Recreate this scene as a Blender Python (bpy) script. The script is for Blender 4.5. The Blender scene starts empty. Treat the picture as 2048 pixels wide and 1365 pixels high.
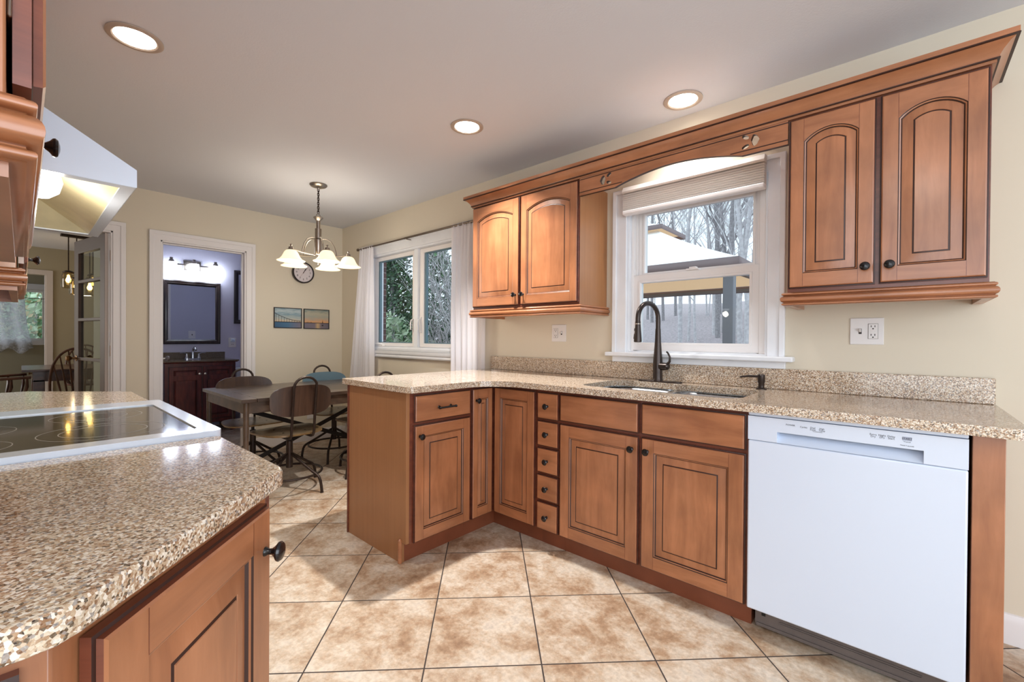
import bpy, bmesh, math, random
from mathutils import Vector, Matrix
from mathutils.geometry import tessellate_polygon
PI = math.pi
S = bpy.context.scene
COL = S.collection
rnd = random.Random(7)

# ------------------------------------------------------------------ camera
CAM = Vector((4.9665, -2.534, 1.1596))
def cam_axes(yaw=48.1886, pitch=-0.3598, roll=0.4033):
    a, p, r = (math.radians(t) for t in (yaw, pitch, roll))
    fw = Vector((-math.cos(a), math.sin(a), 0)); rt = Vector((math.sin(a), math.cos(a), 0)); up = Vector((0, 0, 1))
    F = fw*math.cos(p) + up*math.sin(p); U = up*math.cos(p) - fw*math.sin(p)
    return F, rt*math.cos(r) + U*math.sin(r), U*math.cos(r) - rt*math.sin(r)
F_, R_, U_ = cam_axes()
cd = bpy.data.cameras.new('camera'); co = bpy.data.objects.new('camera', cd); COL.objects.link(co)
cd.sensor_width = 36.0; cd.lens = 878.76/2048*36.0; cd.clip_start = 0.02; cd.clip_end = 300
co.matrix_world = Matrix(((R_.x, U_.x, -F_.x, CAM.x), (R_.y, U_.y, -F_.y, CAM.y), (R_.z, U_.z, -F_.z, CAM.z), (0, 0, 0, 1)))
S.camera = co

# ------------------------------------------------------------------ sky, added fill lamps, exposure
W = bpy.data.worlds.new('world'); S.world = W; W.use_nodes = True
_bg = W.node_tree.nodes['Background']; _bg.inputs[0].default_value = (0.88, 0.94, 1.0, 1); _bg.inputs[1].default_value = 2.3
S.view_settings.view_transform = 'Standard'; S.view_settings.look = 'None'
S.view_settings.exposure = 0.0; S.view_settings.gamma = 1.0; S.view_settings.use_curve_mapping = False
S.cycles.max_bounces = 8; S.cycles.diffuse_bounces = 5; S.cycles.glossy_bounces = 4; S.cycles.transparent_max_bounces = 24
S.cycles.transmission_bounces = 6; S.cycles.sample_clamp_indirect = 6.0; S.cycles.caustics_reflective = False; S.cycles.caustics_refractive = False

def lamp(name, kind, loc, power, col=(1, 1, 1), size=0.1, size_y=None, aim=None, spread=None, spot=None, blend=0.4):
    l = bpy.data.lights.new(name, kind); l.energy = power; l.color = col
    if kind == 'AREA':
        l.shape = 'RECTANGLE' if size_y else 'DISK'; l.size = size
        if size_y: l.size_y = size_y
        if spread: l.spread = math.radians(spread)
    else:
        l.shadow_soft_size = size
        if spot: l.spot_size = math.radians(spot); l.spot_blend = blend
    o = bpy.data.objects.new(name, l); COL.objects.link(o); o.location = loc
    if aim: o.rotation_euler = (Vector(aim) - Vector(loc)).to_track_quat('-Z', 'Y').to_euler()
    return o
DAY = (0.80, 0.90, 1.0)
# fill lamps added for brightness, at unseen openings invented in the outer walls
lamp('added_daylight', 'AREA', (5.7, -5.3, 1.35), 34, DAY, 2.6, 2.1, aim=(5.2, 0, 1.2))
lamp('added_daylight', 'AREA', (7.45, -2.6, 1.35), 66, DAY, 2.8, 2.1, aim=(0, -2.3, 1.3))
lamp('added_daylight', 'AREA', (-5.65, -5.36, 1.5), 15, DAY, 1.2, 1.2, aim=(-5.8, 0, 1.3))
lamp('added_daylight', 'AREA', (-3.2, -5.36, 1.5), 32, (1.0, .95, .86), 2.0, 1.4, aim=(-3.2, 0, 1.2))

# ------------------------------------------------------------------ materials
def lin(c):
    return tuple(((v/255)/12.92 if v/255 <= .04045 else ((v/255+.055)/1.055)**2.4) for v in c[:3]) + (1,)
M = {}
def _new(name):
    m = bpy.data.materials.new(name); m.use_nodes = True; nt = m.node_tree
    return m, nt, nt.nodes['Principled BSDF'], nt.nodes['Material Output']
def mat(name, col, rough=.5, metal=0, coat=0, emit=None, estr=0, noise=0, nscale=30, bump=0, bscale=200, spec=.5):
    m, nt, b, out = _new(name); N, L = nt.nodes, nt.links
    b.inputs['Base Color'].default_value = lin(col); b.inputs['Roughness'].default_value = rough; b.inputs['Metallic'].default_value = metal
    b.inputs['Specular IOR Level'].default_value = spec
    if coat: b.inputs['Coat Weight'].default_value = coat; b.inputs['Coat Roughness'].default_value = .12
    if emit: b.inputs['Emission Color'].default_value = lin(emit); b.inputs['Emission Strength'].default_value = estr
    if noise or bump:
        tc = N.new('ShaderNodeTexCoord')
    if noise:
        n = N.new('ShaderNodeTexNoise'); n.inputs['Scale'].default_value = nscale; n.inputs['Detail'].default_value = 4
        L.new(tc.outputs['Object'], n.inputs['Vector'])
        r = N.new('ShaderNodeMapRange'); r.inputs['From Min'].default_value = .3; r.inputs['From Max'].default_value = .7
        r.inputs['To Min'].default_value = 1-noise; r.inputs['To Max'].default_value = 1+noise
        L.new(n.outputs['Fac'], r.inputs['Value'])
        h = N.new('ShaderNodeHueSaturation'); h.inputs['Color'].default_value = lin(col)
        L.new(r.outputs[0], h.inputs['Value']); L.new(h.outputs[0], b.inputs['Base Color'])
    if bump:
        n = N.new('ShaderNodeTexNoise'); n.inputs['Scale'].default_value = bscale; n.inputs['Detail'].default_value = 3
        L.new(tc.outputs['Object'], n.inputs['Vector'])
        bp = N.new('ShaderNodeBump'); bp.inputs['Strength'].default_value = bump; bp.inputs['Distance'].default_value = .002
        L.new(n.outputs['Fac'], bp.inputs['Height']); L.new(bp.outputs[0], b.inputs['Normal'])
    M[name] = m; return m
def ramp(N, stops, interp='LINEAR'):
    r = N.new('ShaderNodeValToRGB'); cr = r.color_ramp; cr.interpolation = interp
    while len(cr.elements) < len(stops): cr.elements.new(.5)
    for e, (p, c) in zip(cr.elements, stops): e.position = p; e.color = lin(c)
    return r
def wood(name, c1, c2, c3, scl, rough=.33, coat=.25, mottle=.5, spec=.5, scuff=False):
    """grain stretched by scl (small = along the grain), broad mottling like stained maple"""
    m, nt, b, out = _new(name); N, L = nt.nodes, nt.links
    tc = N.new('ShaderNodeTexCoord'); oi = N.new('ShaderNodeObjectInfo')
    ad = N.new('ShaderNodeVectorMath'); ad.operation = 'ADD'
    mu = N.new('ShaderNodeMath'); mu.operation = 'MULTIPLY'; mu.inputs[1].default_value = 37.0
    L.new(oi.outputs['Random'], mu.inputs[0]); L.new(tc.outputs['Object'], ad.inputs[0]); L.new(mu.outputs[0], ad.inputs[1])
    mp = N.new('ShaderNodeMapping'); mp.inputs['Scale'].default_value = scl; L.new(ad.outputs[0], mp.inputs['Vector'])
    n1 = N.new('ShaderNodeTexNoise'); n1.inputs['Scale'].default_value = 3.0; n1.inputs['Detail'].default_value = 7; n1.inputs['Roughness'].default_value = .6
    n1.inputs['Distortion'].default_value = .6
    L.new(mp.outputs[0], n1.inputs['Vector'])
    r1 = ramp(N, [(.28, c1), (.52, c2), (.75, c3)]); L.new(n1.outputs['Fac'], r1.inputs[0])
    n2 = N.new('ShaderNodeTexNoise'); n2.inputs['Scale'].default_value = 5.5; n2.inputs['Detail'].default_value = 3; L.new(ad.outputs[0], n2.inputs['Vector'])
    rr = N.new('ShaderNodeMapRange'); rr.inputs['From Min'].default_value = .3; rr.inputs['From Max'].default_value = .7
    rr.inputs['To Min'].default_value = 1-.32*mottle; rr.inputs['To Max'].default_value = 1+.26*mottle; L.new(n2.outputs['Fac'], rr.inputs['Value'])
    h = N.new('ShaderNodeHueSaturation'); L.new(r1.outputs[0], h.inputs['Color']); L.new(rr.outputs[0], h.inputs['Value'])
    if scuff:                                   # chipped pale finish along the lower rails
        sx = N.new('ShaderNodeSeparateXYZ'); L.new(tc.outputs['Object'], sx.inputs[0])
        zr = ramp(N, [(.10, (0, 0, 0)), (.108, (255, 255, 255)), (.135, (150, 150, 150)), (.16, (0, 0, 0))]); L.new(sx.outputs[2], zr.inputs[0])
        ns = N.new('ShaderNodeTexNoise'); ns.inputs['Scale'].default_value = 55; ns.inputs['Detail'].default_value = 5; ns.inputs['Roughness'].default_value = .75; mq = N.new('ShaderNodeMapping'); mq.inputs['Scale'].default_value = (1, 1, 2.5); L.new(ad.outputs[0], mq.inputs[0]); L.new(mq.outputs[0], ns.inputs['Vector'])
        sr = N.new('ShaderNodeMapRange'); sr.inputs['From Min'].default_value = .665; sr.inputs['From Max'].default_value = .70; L.new(ns.outputs['Fac'], sr.inputs['Value'])
        sm = N.new('ShaderNodeMath'); sm.operation = 'MULTIPLY'; L.new(zr.outputs[0], sm.inputs[0]); L.new(sr.outputs[0], sm.inputs[1])
        mx = N.new('ShaderNodeMix'); mx.data_type = 'RGBA'; L.new(sm.outputs[0], mx.inputs['Factor']); L.new(h.outputs[0], mx.inputs['A']); mx.inputs['B'].default_value = lin((226, 198, 172))
        L.new(mx.outputs['Result'], b.inputs['Base Color'])
    else: L.new(h.outputs[0], b.inputs['Base Color'])
    b.inputs['Roughness'].default_value = rough; b.inputs['Coat Weight'].default_value = coat; b.inputs['Coat Roughness'].default_value = .2
    b.inputs['Specular IOR Level'].default_value = spec
    bp = N.new('ShaderNodeBump'); bp.inputs['Strength'].default_value = .06; bp.inputs['Distance'].default_value = .003
    L.new(n1.outputs['Fac'], bp.inputs['Height']); L.new(bp.outputs[0], b.inputs['Normal'])
    M[name] = m; return m
def quartz(name, scale=320, rough=.1, cols=None):
    m, nt, b, out = _new(name); N, L = nt.nodes, nt.links
    tc = N.new('ShaderNodeTexCoord')
    v = N.new('ShaderNodeTexVoronoi'); v.inputs['Scale'].default_value = scale; L.new(tc.outputs['Object'], v.inputs['Vector'])
    sp = N.new('ShaderNodeSeparateColor'); L.new(v.outputs['Color'], sp.inputs[0])
    cols = cols or [(0, (50, 40, 36)), (.10, (124, 86, 62)), (.21, (166, 132, 104)), (.36, (194, 170, 144)), (.55, (218, 203, 182)), (.72, (244, 236, 224)), (.91, (146, 142, 142))]
    r = ramp(N, cols, 'CONSTANT'); L.new(sp.outputs[0], r.inputs[0])
    v2 = N.new('ShaderNodeTexVoronoi'); v2.inputs['Scale'].default_value = scale*2.1; L.new(tc.outputs['Object'], v2.inputs['Vector'])
    sp2 = N.new('ShaderNodeSeparateColor'); L.new(v2.outputs['Color'], sp2.inputs[0])
    r2 = ramp(N, [(0, (74, 58, 48)), (.08, (184, 152, 116)), (.5, (204, 182, 152)), (.85, (232, 220, 200))], 'CONSTANT'); L.new(sp2.outputs[1], r2.inputs[0])
    mx = N.new('ShaderNodeMix'); mx.data_type = 'RGBA'; mx.inputs['Factor'].default_value = .25
    L.new(r.outputs[0], mx.inputs['A']); L.new(r2.outputs[0], mx.inputs['B']); L.new(mx.outputs['Result'], b.inputs['Base Color'])
    b.inputs['Roughness'].default_value = rough; M[name] = m; return m
def tile_floor():
    m, nt, b, out = _new('floor_tile'); N, L = nt.nodes, nt.links
    tc = N.new('ShaderNodeTexCoord')
    mp = N.new('ShaderNodeMapping'); mp.vector_type = 'TEXTURE'; mp.inputs['Location'].default_value = (3.43, -.715, 0); mp.inputs['Rotation'].default_value = (0, 0, PI/4)
    L.new(tc.outputs['Object'], mp.inputs['Vector'])
    br = N.new('ShaderNodeTexBrick'); br.offset = 0; br.squash = 1
    br.inputs['Scale'].default_value = 1; br.inputs['Brick Width'].default_value = .4137; br.inputs['Row Height'].default_value = .4137
    br.inputs['Mortar Size'].default_value = .0028; br.inputs['Mortar Smooth'].default_value = .1; br.inputs['Bias'].default_value = 0
    br.inputs['Color1'].default_value = (0, 0, 0, 1); br.inputs['Color2'].default_value = (1, 1, 1, 1); br.inputs['Mortar'].default_value = (.5, .5, .5, 1)
    L.new(mp.outputs[0], br.inputs['Vector'])
    sc = N.new('ShaderNodeVectorMath'); sc.operation = 'MULTIPLY_ADD'; sc.inputs[1].default_value = (9, 7, 5); L.new(br.outputs['Color'], sc.inputs[0]); L.new(tc.outputs['Object'], sc.inputs[2])
    n = N.new('ShaderNodeTexNoise'); n.inputs['Scale'].default_value = 6.5; n.inputs['Detail'].default_value = 12; n.inputs['Roughness'].default_value = .74; n.inputs['Distortion'].default_value = .12
    L.new(sc.outputs[0], n.inputs['Vector'])
    r = ramp(N, [(.32, (142, 110, 84)), (.42, (172, 142, 114)), (.50, (194, 172, 148)), (.60, (214, 200, 182)), (.74, (182, 168, 156))]); L.new(n.outputs['Fac'], r.inputs[0])
    n2 = N.new('ShaderNodeTexNoise'); n2.inputs['Scale'].default_value = 60; n2.inputs['Detail'].default_value = 4; L.new(tc.outputs['Object'], n2.inputs['Vector'])
    rr = N.new('ShaderNodeMapRange'); rr.inputs['From Min'].default_value = .3; rr.inputs['From Max'].default_value = .7; rr.inputs['To Min'].default_value = .86; rr.inputs['To Max'].default_value = 1.1
    L.new(n2.outputs['Fac'], rr.inputs['Value'])
    h = N.new('ShaderNodeHueSaturation'); L.new(r.outputs[0], h.inputs['Color']); L.new(rr.outputs[0], h.inputs['Value'])
    mx = N.new('ShaderNodeMix'); mx.data_type = 'RGBA'; L.new(br.outputs['Fac'], mx.inputs['Factor']); L.new(h.outputs[0], mx.inputs['A']); mx.inputs['B'].default_value = lin((66, 56, 52))
    L.new(mx.outputs['Result'], b.inputs['Base Color'])
    rf = N.new('ShaderNodeMapRange'); rf.inputs['To Min'].default_value = .38; rf.inputs['To Max'].default_value = .9; L.new(br.outputs['Fac'], rf.inputs['Value']); L.new(rf.outputs[0], b.inputs['Roughness'])
    iv = N.new('ShaderNodeMath'); iv.operation = 'SUBTRACT'; iv.inputs[0].default_value = 1; L.new(br.outputs['Fac'], iv.inputs[1])
    m2 = N.new('ShaderNodeMath'); m2.operation = 'MULTIPLY_ADD'; L.new(n.outputs['Fac'], m2.inputs[0]); m2.inputs[1].default_value = .35; L.new(iv.outputs[0], m2.inputs[2])
    bp = N.new('ShaderNodeBump'); bp.inputs['Strength'].default_value = .5; bp.inputs['Distance'].default_value = .003; L.new(m2.outputs[0], bp.inputs['Height']); L.new(bp.outputs[0], b.inputs['Normal'])
    M['floor_tile'] = m
def glass(name, tint=(235, 242, 245), rough=.0, refl=1.0):
    m, nt, b, out = _new(name); N, L = nt.nodes, nt.links; N.remove(b)
    t = N.new('ShaderNodeBsdfTransparent'); t.inputs[0].default_value = lin(tint)
    g = N.new('ShaderNodeBsdfGlossy'); g.inputs['Roughness'].default_value = rough
    fr = N.new('ShaderNodeFresnel'); fr.inputs[0].default_value = 1.45
    mu = N.new('ShaderNodeMath'); mu.operation = 'MULTIPLY'; mu.inputs[1].default_value = refl; L.new(fr.outputs[0], mu.inputs[0])
    ge = N.new('ShaderNodeNewGeometry'); iv = N.new('ShaderNodeMath'); iv.operation = 'SUBTRACT'; iv.inputs[0].default_value = 1; L.new(ge.outputs['Backfacing'], iv.inputs[1])
    m0 = N.new('ShaderNodeMath'); m0.operation = 'MULTIPLY'; L.new(mu.outputs[0], m0.inputs[0]); L.new(iv.outputs[0], m0.inputs[1]); mu = m0
    mx = N.new('ShaderNodeMixShader'); L.new(mu.outputs[0], mx.inputs[0]); L.new(t.outputs[0], mx.inputs[1]); L.new(g.outputs[0], mx.inputs[2]); L.new(mx.outputs[0], out.inputs[0])
    M[name] = m
def sheer(name, col, trans=.45, clear=.1, pattern=False):
    m, nt, b, out = _new(name); N, L = nt.nodes, nt.links; N.remove(b)
    d = N.new('ShaderNodeBsdfDiffuse'); d.inputs[0].default_value = lin(col)
    t = N.new('ShaderNodeBsdfTranslucent'); t.inputs[0].default_value = lin(col)
    c = N.new('ShaderNodeBsdfTransparent')
    m1 = N.new('ShaderNodeMixShader'); m1.inputs[0].default_value = trans; L.new(d.outputs[0], m1.inputs[1]); L.new(t.outputs[0], m1.inputs[2])
    m2 = N.new('ShaderNodeMixShader'); m2.inputs[0].default_value = clear; L.new(m1.outputs[0], m2.inputs[1]); L.new(c.outputs[0], m2.inputs[2])
    if pattern:
        tc = N.new('ShaderNodeTexCoord'); v = N.new('ShaderNodeTexVoronoi'); v.inputs['Scale'].default_value = 22; v.inputs['Randomness'].default_value = 1
        nz = N.new('ShaderNodeTexNoise'); nz.inputs['Scale'].default_value = 16; nz.inputs['Distortion'].default_value = 1.5
        L.new(tc.outputs['Object'], nz.inputs['Vector'])
        mr = N.new('ShaderNodeMapRange'); mr.inputs['From Min'].default_value = .48; mr.inputs['From Max'].default_value = .52; mr.inputs['To Min'].default_value = .08; mr.inputs['To Max'].default_value = .55
        L.new(nz.outputs['Fac'], mr.inputs['Value']); L.new(mr.outputs[0], m2.inputs[0])
    L.new(m2.outputs[0], out.inputs[0]); M[name] = m
def shade_glass(name, col, estr):
    """frosted lamp glass, lit from inside"""
    m, nt, b, out = _new(name); N, L = nt.nodes, nt.links
    b.inputs['Base Color'].default_value = lin(col); b.inputs['Roughness'].default_value = .25
    b.inputs['Emission Color'].default_value = lin(col); b.inputs['Emission Strength'].default_value = estr
    M[name] = m
def emis(name, col, estr):
    m, nt, b, out = _new(name); N, L = nt.nodes, nt.links; N.remove(b)
    e = N.new('ShaderNodeEmission'); e.inputs[0].default_value = lin(col); e.inputs[1].default_value = estr; L.new(e.outputs[0], out.inputs[0]); M[name] = m

WD = ((146, 92, 61), (166, 108, 72), (181, 121, 84))
wood('wood_upright', *WD, scl=(7, 7, .9), mottle=.6, coat=.45); wood('wood_level', *WD, scl=(.9, .9, 7), mottle=.5, coat=.45, scuff=True)
wood('wood_veneer', (150, 103, 66), (156, 108, 70), (162, 113, 74), scl=(20, 20, .4), mottle=.15, rough=.4, coat=.1)
wood('wood_dark', (86, 42, 30), (112, 58, 40), (130, 72, 50), scl=(.8, .8, 9), mottle=.4)
mat('glaze', (52, 26, 18), .4)
mat('toekick_wood', (122, 66, 42), .45, noise=.12, nscale=8)
wood('table_wood', (48, 38, 32), (76, 60, 50), (106, 86, 70), scl=(9, .8, 9), rough=.32, coat=.3, mottle=.9)
wood('table_frame_wood', (56, 44, 36), (86, 68, 54), (110, 88, 70), scl=(2, 2, 2), rough=.45, coat=.1)
wood('plywood_seat', (92, 70, 44), (124, 98, 64), (142, 116, 80), scl=(1, 9, 9), rough=.3, coat=.3, mottle=.9)
wood('plywood_back', (50, 35, 27), (69, 49, 38), (84, 62, 48), scl=(9, 9, 1), rough=.35, coat=.2)
wood('cherry_dark', (54, 18, 16), (92, 36, 29), (116, 52, 40), scl=(9, 9, 1), rough=.3, coat=.3, mottle=1)
wood('windsor_wood', (48, 24, 16), (78, 40, 24), (100, 56, 34), scl=(3, 3, 3), rough=.3, coat=.4)
wood('bronze_frame', (26, 18, 18), (44, 32, 30), (66, 48, 44), scl=(6, 6, 2), rough=.35, coat=.2)
quartz('quartz'); quartz('quartz_dark', 300, .12, [(0, (20, 20, 22)), (.5, (40, 38, 38)), (.85, (66, 62, 60))])
tile_floor()
mat('wall_paint', (216, 206, 187), .75, bump=.05, bscale=160); mat('ceiling_paint', (214, 216, 223), .85, bump=.25, bscale=120)
mat('bath_paint', (196, 193, 210), .7); mat('dining_paint', (160, 150, 126), .75); mat('trim_paint', (226, 222, 222), .42, coat=.1)
mat('window_white', (232, 234, 238), .38, noise=.03, nscale=9); mat('vinyl_white', (236, 232, 230), .35)
mat('sash_blue', (96, 124, 136), .4)
mat('appliance_white', (214, 224, 240), .22, coat=.5); mat('enamel_white', (216, 226, 242), .16, coat=.6)
mat('plate_white', (226, 222, 220), .35); mat('slot_black', (34, 26, 24), .6); mat('plastic_black', (20, 20, 22), .35)
mat('toe_panel', (104, 94, 90), .45, noise=.12, nscale=18); mat('lettering_grey', (38, 42, 56), .6); mat('badge_grey', (160, 168, 186), .5)
mat('bronze', (66, 58, 55), .3, .75); mat('knob_black', (20, 18, 20), .24, .35, coat=.4)
mat('nickel', (168, 158, 148), .28, 1); mat('chrome', (205, 208, 212), .12, 1); mat('steel', (188, 190, 192), .24, 1); mat('brass_dark', (130, 96, 62), .35, .9)
mat('iron_brown', (62, 50, 44), .42, .65, noise=.18, nscale=40); mat('iron_black', (40, 36, 36), .4, .6)
mat('hood_inside', (206, 196, 160), .35, .25, noise=.08, nscale=20); mat('filter_metal', (120, 120, 120), .4, 1)
mat('cooktop_glass', (16, 14, 13), .05, coat=.6); mat('ring_line', (150, 146, 140), .4)
mat('clock_black', (30, 22, 24), .3); mat('clock_face', (214, 206, 210), .5); mat('ink', (34, 26, 28), .6); mat('second_hand', (150, 96, 90), .5)
mat('porcelain', (232, 234, 238), .15, coat=.5); mat('blind_white', (226, 220, 214), .5); mat('blind_bottom', (238, 236, 236), .4)
mat('rod_metal', (108, 94, 82), .4, .7); mat('blue_chair', (92, 118, 132), .35, coat=.2)
mat('door_paint', (92, 70, 56), .45); mat('door_edge_paint', (196, 186, 180), .5)
mat('can_trim', (176, 160, 146), .5); mat('can_baffle', (226, 222, 214), .4)
mat('mirror', (225, 230, 236), .02, 1)
glass('pane', refl=.6); glass('jar_glass', (240, 236, 225), 0, 1.6); glass('picture_glass', (250, 250, 250), .02, .5)
sheer('curtain_white', (252, 250, 252), .5, .08); sheer('lace', (232, 232, 236), .45, .2, pattern=True)
shade_glass('alabaster', (255, 238, 202), .85); shade_glass('opal', (214, 236, 255), 1.6)
emis('opal_lit', (232, 242, 255), 17)
emis('added_dome_glow', (255, 250, 242), 28)
emis('bulb_cool', (236, 250, 255), 9); emis('bulb_warm', (255, 206, 120), 14); emis('hood_bulb', (246, 250, 255), 7)
_m, _nt, _b, _o = _new('canopy_white'); _nt.nodes.remove(_b)      # white fabric above, tan lining below that light shines through
_d = _nt.nodes.new('ShaderNodeBsdfDiffuse'); _d.inputs[0].default_value = lin((248, 248, 248))
_t = _nt.nodes.new('ShaderNodeBsdfTranslucent'); _t.inputs[0].default_value = lin((196, 158, 122))
_x = _nt.nodes.new('ShaderNodeMixShader'); _g = _nt.nodes.new('ShaderNodeNewGeometry'); _nt.links.new(_g.outputs['Backfacing'], _x.inputs[0]); _nt.links.new(_d.outputs[0], _x.inputs[1]); _nt.links.new(_t.outputs[0], _x.inputs[2]); _nt.links.new(_x.outputs[0], _o.inputs[0]); M['canopy_white'] = _m; mat('canopy_valance', (128, 112, 112), .8)
mat('post_grey', (116, 116, 122), .5); mat('bark', (152, 148, 150), .85, noise=.25, nscale=14); mat('bark_pale', (196, 192, 194), .85, noise=.2, nscale=10)
mat('leaf_litter', (162, 150, 152), .95, noise=.35, nscale=9, bump=.6, bscale=12); mat('lawn', (96, 110, 70), .95, noise=.3, nscale=7)
for nm, c in (('leaf_dark', (66, 98, 72)), ('leaf_mid', (100, 138, 96)), ('leaf_pale', (190, 210, 178)), ('leaf_dry', (206, 186, 146)), ('leaf_moss', (88, 118, 94))):
    mat(nm, c, .6, noise=.3, nscale=4)

# ------------------------------------------------------------------ mesh helpers
def wloc(o):
    v = Vector((0, 0, 0))
    while o is not None: v += o.location; o = o.parent
    return v
class MB:
    def __init__(s): s.v = []; s.f = []; s.m = []; s.X = Matrix.Identity(4)
    def add(s, vs, fs, m=0):
        b = len(s.v); s.v += [s.X @ Vector(p) for p in vs]; s.f += [tuple(b+i for i in f) for f in fs]; s.m += [m]*len(fs); return s
    def box(s, x0, x1, y0, y1, z0, z1, m=0):
        return s.add([(x0, y0, z0), (x1, y0, z0), (x1, y1, z0), (x0, y1, z0), (x0, y0, z1), (x1, y0, z1), (x1, y1, z1), (x0, y1, z1)],
              [(3, 2, 1, 0), (4, 5, 6, 7), (0, 1, 5, 4), (1, 2, 6, 5), (2, 3, 7, 6), (3, 0, 4, 7)], m)
    def bar(s, a, b, w, h, up=(0, 0, 1), m=0):
        a, b = Vector(a), Vector(b); d = (b-a).normalized(); sd = d.cross(Vector(up)).normalized(); u = sd.cross(d)
        P = [p + sd*i*w/2 + u*j*h/2 for p in (a, b) for i, j in ((-1, -1), (1, -1), (1, 1), (-1, 1))]
        return s.add(P, [(3, 2, 1, 0), (4, 5, 6, 7), (0, 1, 5, 4), (1, 2, 6, 5), (2, 3, 7, 6), (3, 0, 4, 7)], m)
    def tube(s, pts, r, n=10, closed=False, m=0, caps=True):
        P = [Vector(p) for p in pts]; k = len(P); R = r if isinstance(r, (list, tuple)) else [r]*k
        V = []; prev = None
        for i in range(k):
            a = P[i-1] if (i or closed) else P[i]; b = P[(i+1) % k] if (i < k-1 or closed) else P[i]
            t = (b-a).normalized()
            if prev is None:
                h = Vector((0, 0, 1)) if abs(t.z) < .9 else Vector((1, 0, 0)); u = t.cross(h).normalized()
            else:
                u = (prev - t*prev.dot(t)); u = u.normalized() if u.length > 1e-6 else t.orthogonal().normalized()
            prev = u; w = t.cross(u)
            V += [P[i] + (u*math.cos(2*PI*j/n) + w*math.sin(2*PI*j/n))*R[i] for j in range(n)]
        Fc = []
        for i in range(k if closed else k-1):
            a, b = i*n, ((i+1) % k)*n
            Fc += [(a+j, a+(j+1) % n, b+(j+1) % n, b+j) for j in range(n)]
        if not closed and caps: Fc += [tuple(range(n-1, -1, -1)), tuple(range((k-1)*n, k*n))]
        return s.add(V, Fc, m)
    def lathe(s, prof, c=(0, 0, 0), ax=(0, 0, 1), n=24, m=0, closed=True):
        c, ax = Vector(c), Vector(ax).normalized(); u = ax.orthogonal().normalized(); w = ax.cross(u); V = []
        for r, z in prof: V += [c + ax*z + (u*math.cos(2*PI*j/n) + w*math.sin(2*PI*j/n))*max(r, 1e-5) for j in range(n)]
        Fc = [(i*n+j, i*n+(j+1) % n, (i+1)*n+(j+1) % n, (i+1)*n+j) for i in range(len(prof)-1) for j in range(n)]
        if closed: Fc += [tuple(range(n-1, -1, -1)), tuple(range((len(prof)-1)*n, len(prof)*n))]
        return s.add(V, Fc, m)
    def ext(s, loops, fn, a, b, m=0, ms=None):
        """polygon with holes (loops of 2D points) between depths a and b; fn maps (u, v, t) to 3D"""
        tri = tessellate_polygon([[Vector((p[0], p[1], 0)) for p in l] for l in loops]); flat = [p for l in loops for p in l]; n = len(flat)
        V = [fn(p[0], p[1], a) for p in flat] + [fn(p[0], p[1], b) for p in flat]
        s.add(V, [tuple(t) for t in tri] + [tuple(n+i for i in reversed(t)) for t in tri], m)
        b0 = len(s.v) - 2*n; o = 0
        for l in loops:
            k = len(l)
            for i in range(k):
                j = (i+1) % k; s.f.append((b0+o+i, b0+o+j, b0+n+o+j, b0+n+o+i)); s.m.append(m if ms is None else ms)
            o += k
        return s
    def sweep(s, path, prof, z0=0, side=1, m=0, closed=False):
        """moulding: 2D profile (out, up) along a plan path with mitres; side=1 means out is to the right of travel"""
        P = [Vector((p[0], p[1])) for p in path]; k = len(P); V = []; q = len(prof)
        def nr(a, b): d = (b-a).normalized(); return Vector((d.y, -d.x))*side
        for i in range(k):
            n1 = nr(P[i-1], P[i]) if (i > 0 or closed) else nr(P[0], P[1]); n2 = nr(P[i], P[(i+1) % k]) if (i < k-1 or closed) else n1
            mt = (n1+n2); mt = mt/(mt.length_squared/2) if mt.length > 1e-6 else n1
            V += [(P[i].x + mt.x*o, P[i].y + mt.y*o, z0+h) for o, h in prof]
        Fc = [(i*q+j, i*q+(j+1) % q, ((i+1) % k)*q+(j+1) % q, ((i+1) % k)*q+j) for i in range(k if closed else k-1) for j in range(q)]
        if not closed: Fc += [tuple(range(q-1, -1, -1)), tuple(range((k-1)*q, k*q))]
        return s.add(V, Fc, m)
    def build(s, name, mats, parent=None, bev=0, seg=2, ang=35, smooth=True, recalc=True, solid=0):
        off = wloc(parent) if parent is not None else Vector((0, 0, 0))
        me = bpy.data.meshes.new(name); me.from_pydata([tuple(v-off) for v in s.v], [], s.f)
        mats = mats if isinstance(mats, (list, tuple)) else [mats]
        for x in mats: me.materials.append(M[x])
        me.polygons.foreach_set('material_index', s.m)
        if recalc:
            b = bmesh.new(); b.from_mesh(me); bmesh.ops.recalc_face_normals(b, faces=b.faces[:]); b.to_mesh(me); b.free()
        if smooth: me.shade_smooth(); me.set_sharp_from_angle(angle=math.radians(ang))
        o = bpy.data.objects.new(name, me); COL.objects.link(o)
        if parent is not None: o.parent = parent
        if bev:
            md = o.modifiers.new('bevel', 'BEVEL'); md.width = bev; md.segments = seg; md.limit_method = 'ANGLE'; md.angle_limit = math.radians(40); md.harden_normals = False
        if solid:
            md = o.modifiers.new('thickness', 'SOLIDIFY'); md.thickness = solid; md.offset = 0
        return o
def tag(o, label=None, cat=None, group=None, kind=None):
    if label: o['label'] = label
    if cat: o['category'] = cat
    if group: o['group'] = group
    if kind: o['kind'] = kind
    return o
def thing(name, label, cat, loc=(0, 0, 0), group=None):
    o = bpy.data.objects.new(name, None); COL.objects.link(o); o.location = loc; o.empty_display_size = .1
    return tag(o, label, cat, group)
def struct(o): o['kind'] = 'structure'; return o
def sroot(name, loc=(0, 0, 0)):
    o = bpy.data.objects.new(name, None); COL.objects.link(o); o.location = loc; o['kind'] = 'structure'; return o
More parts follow.
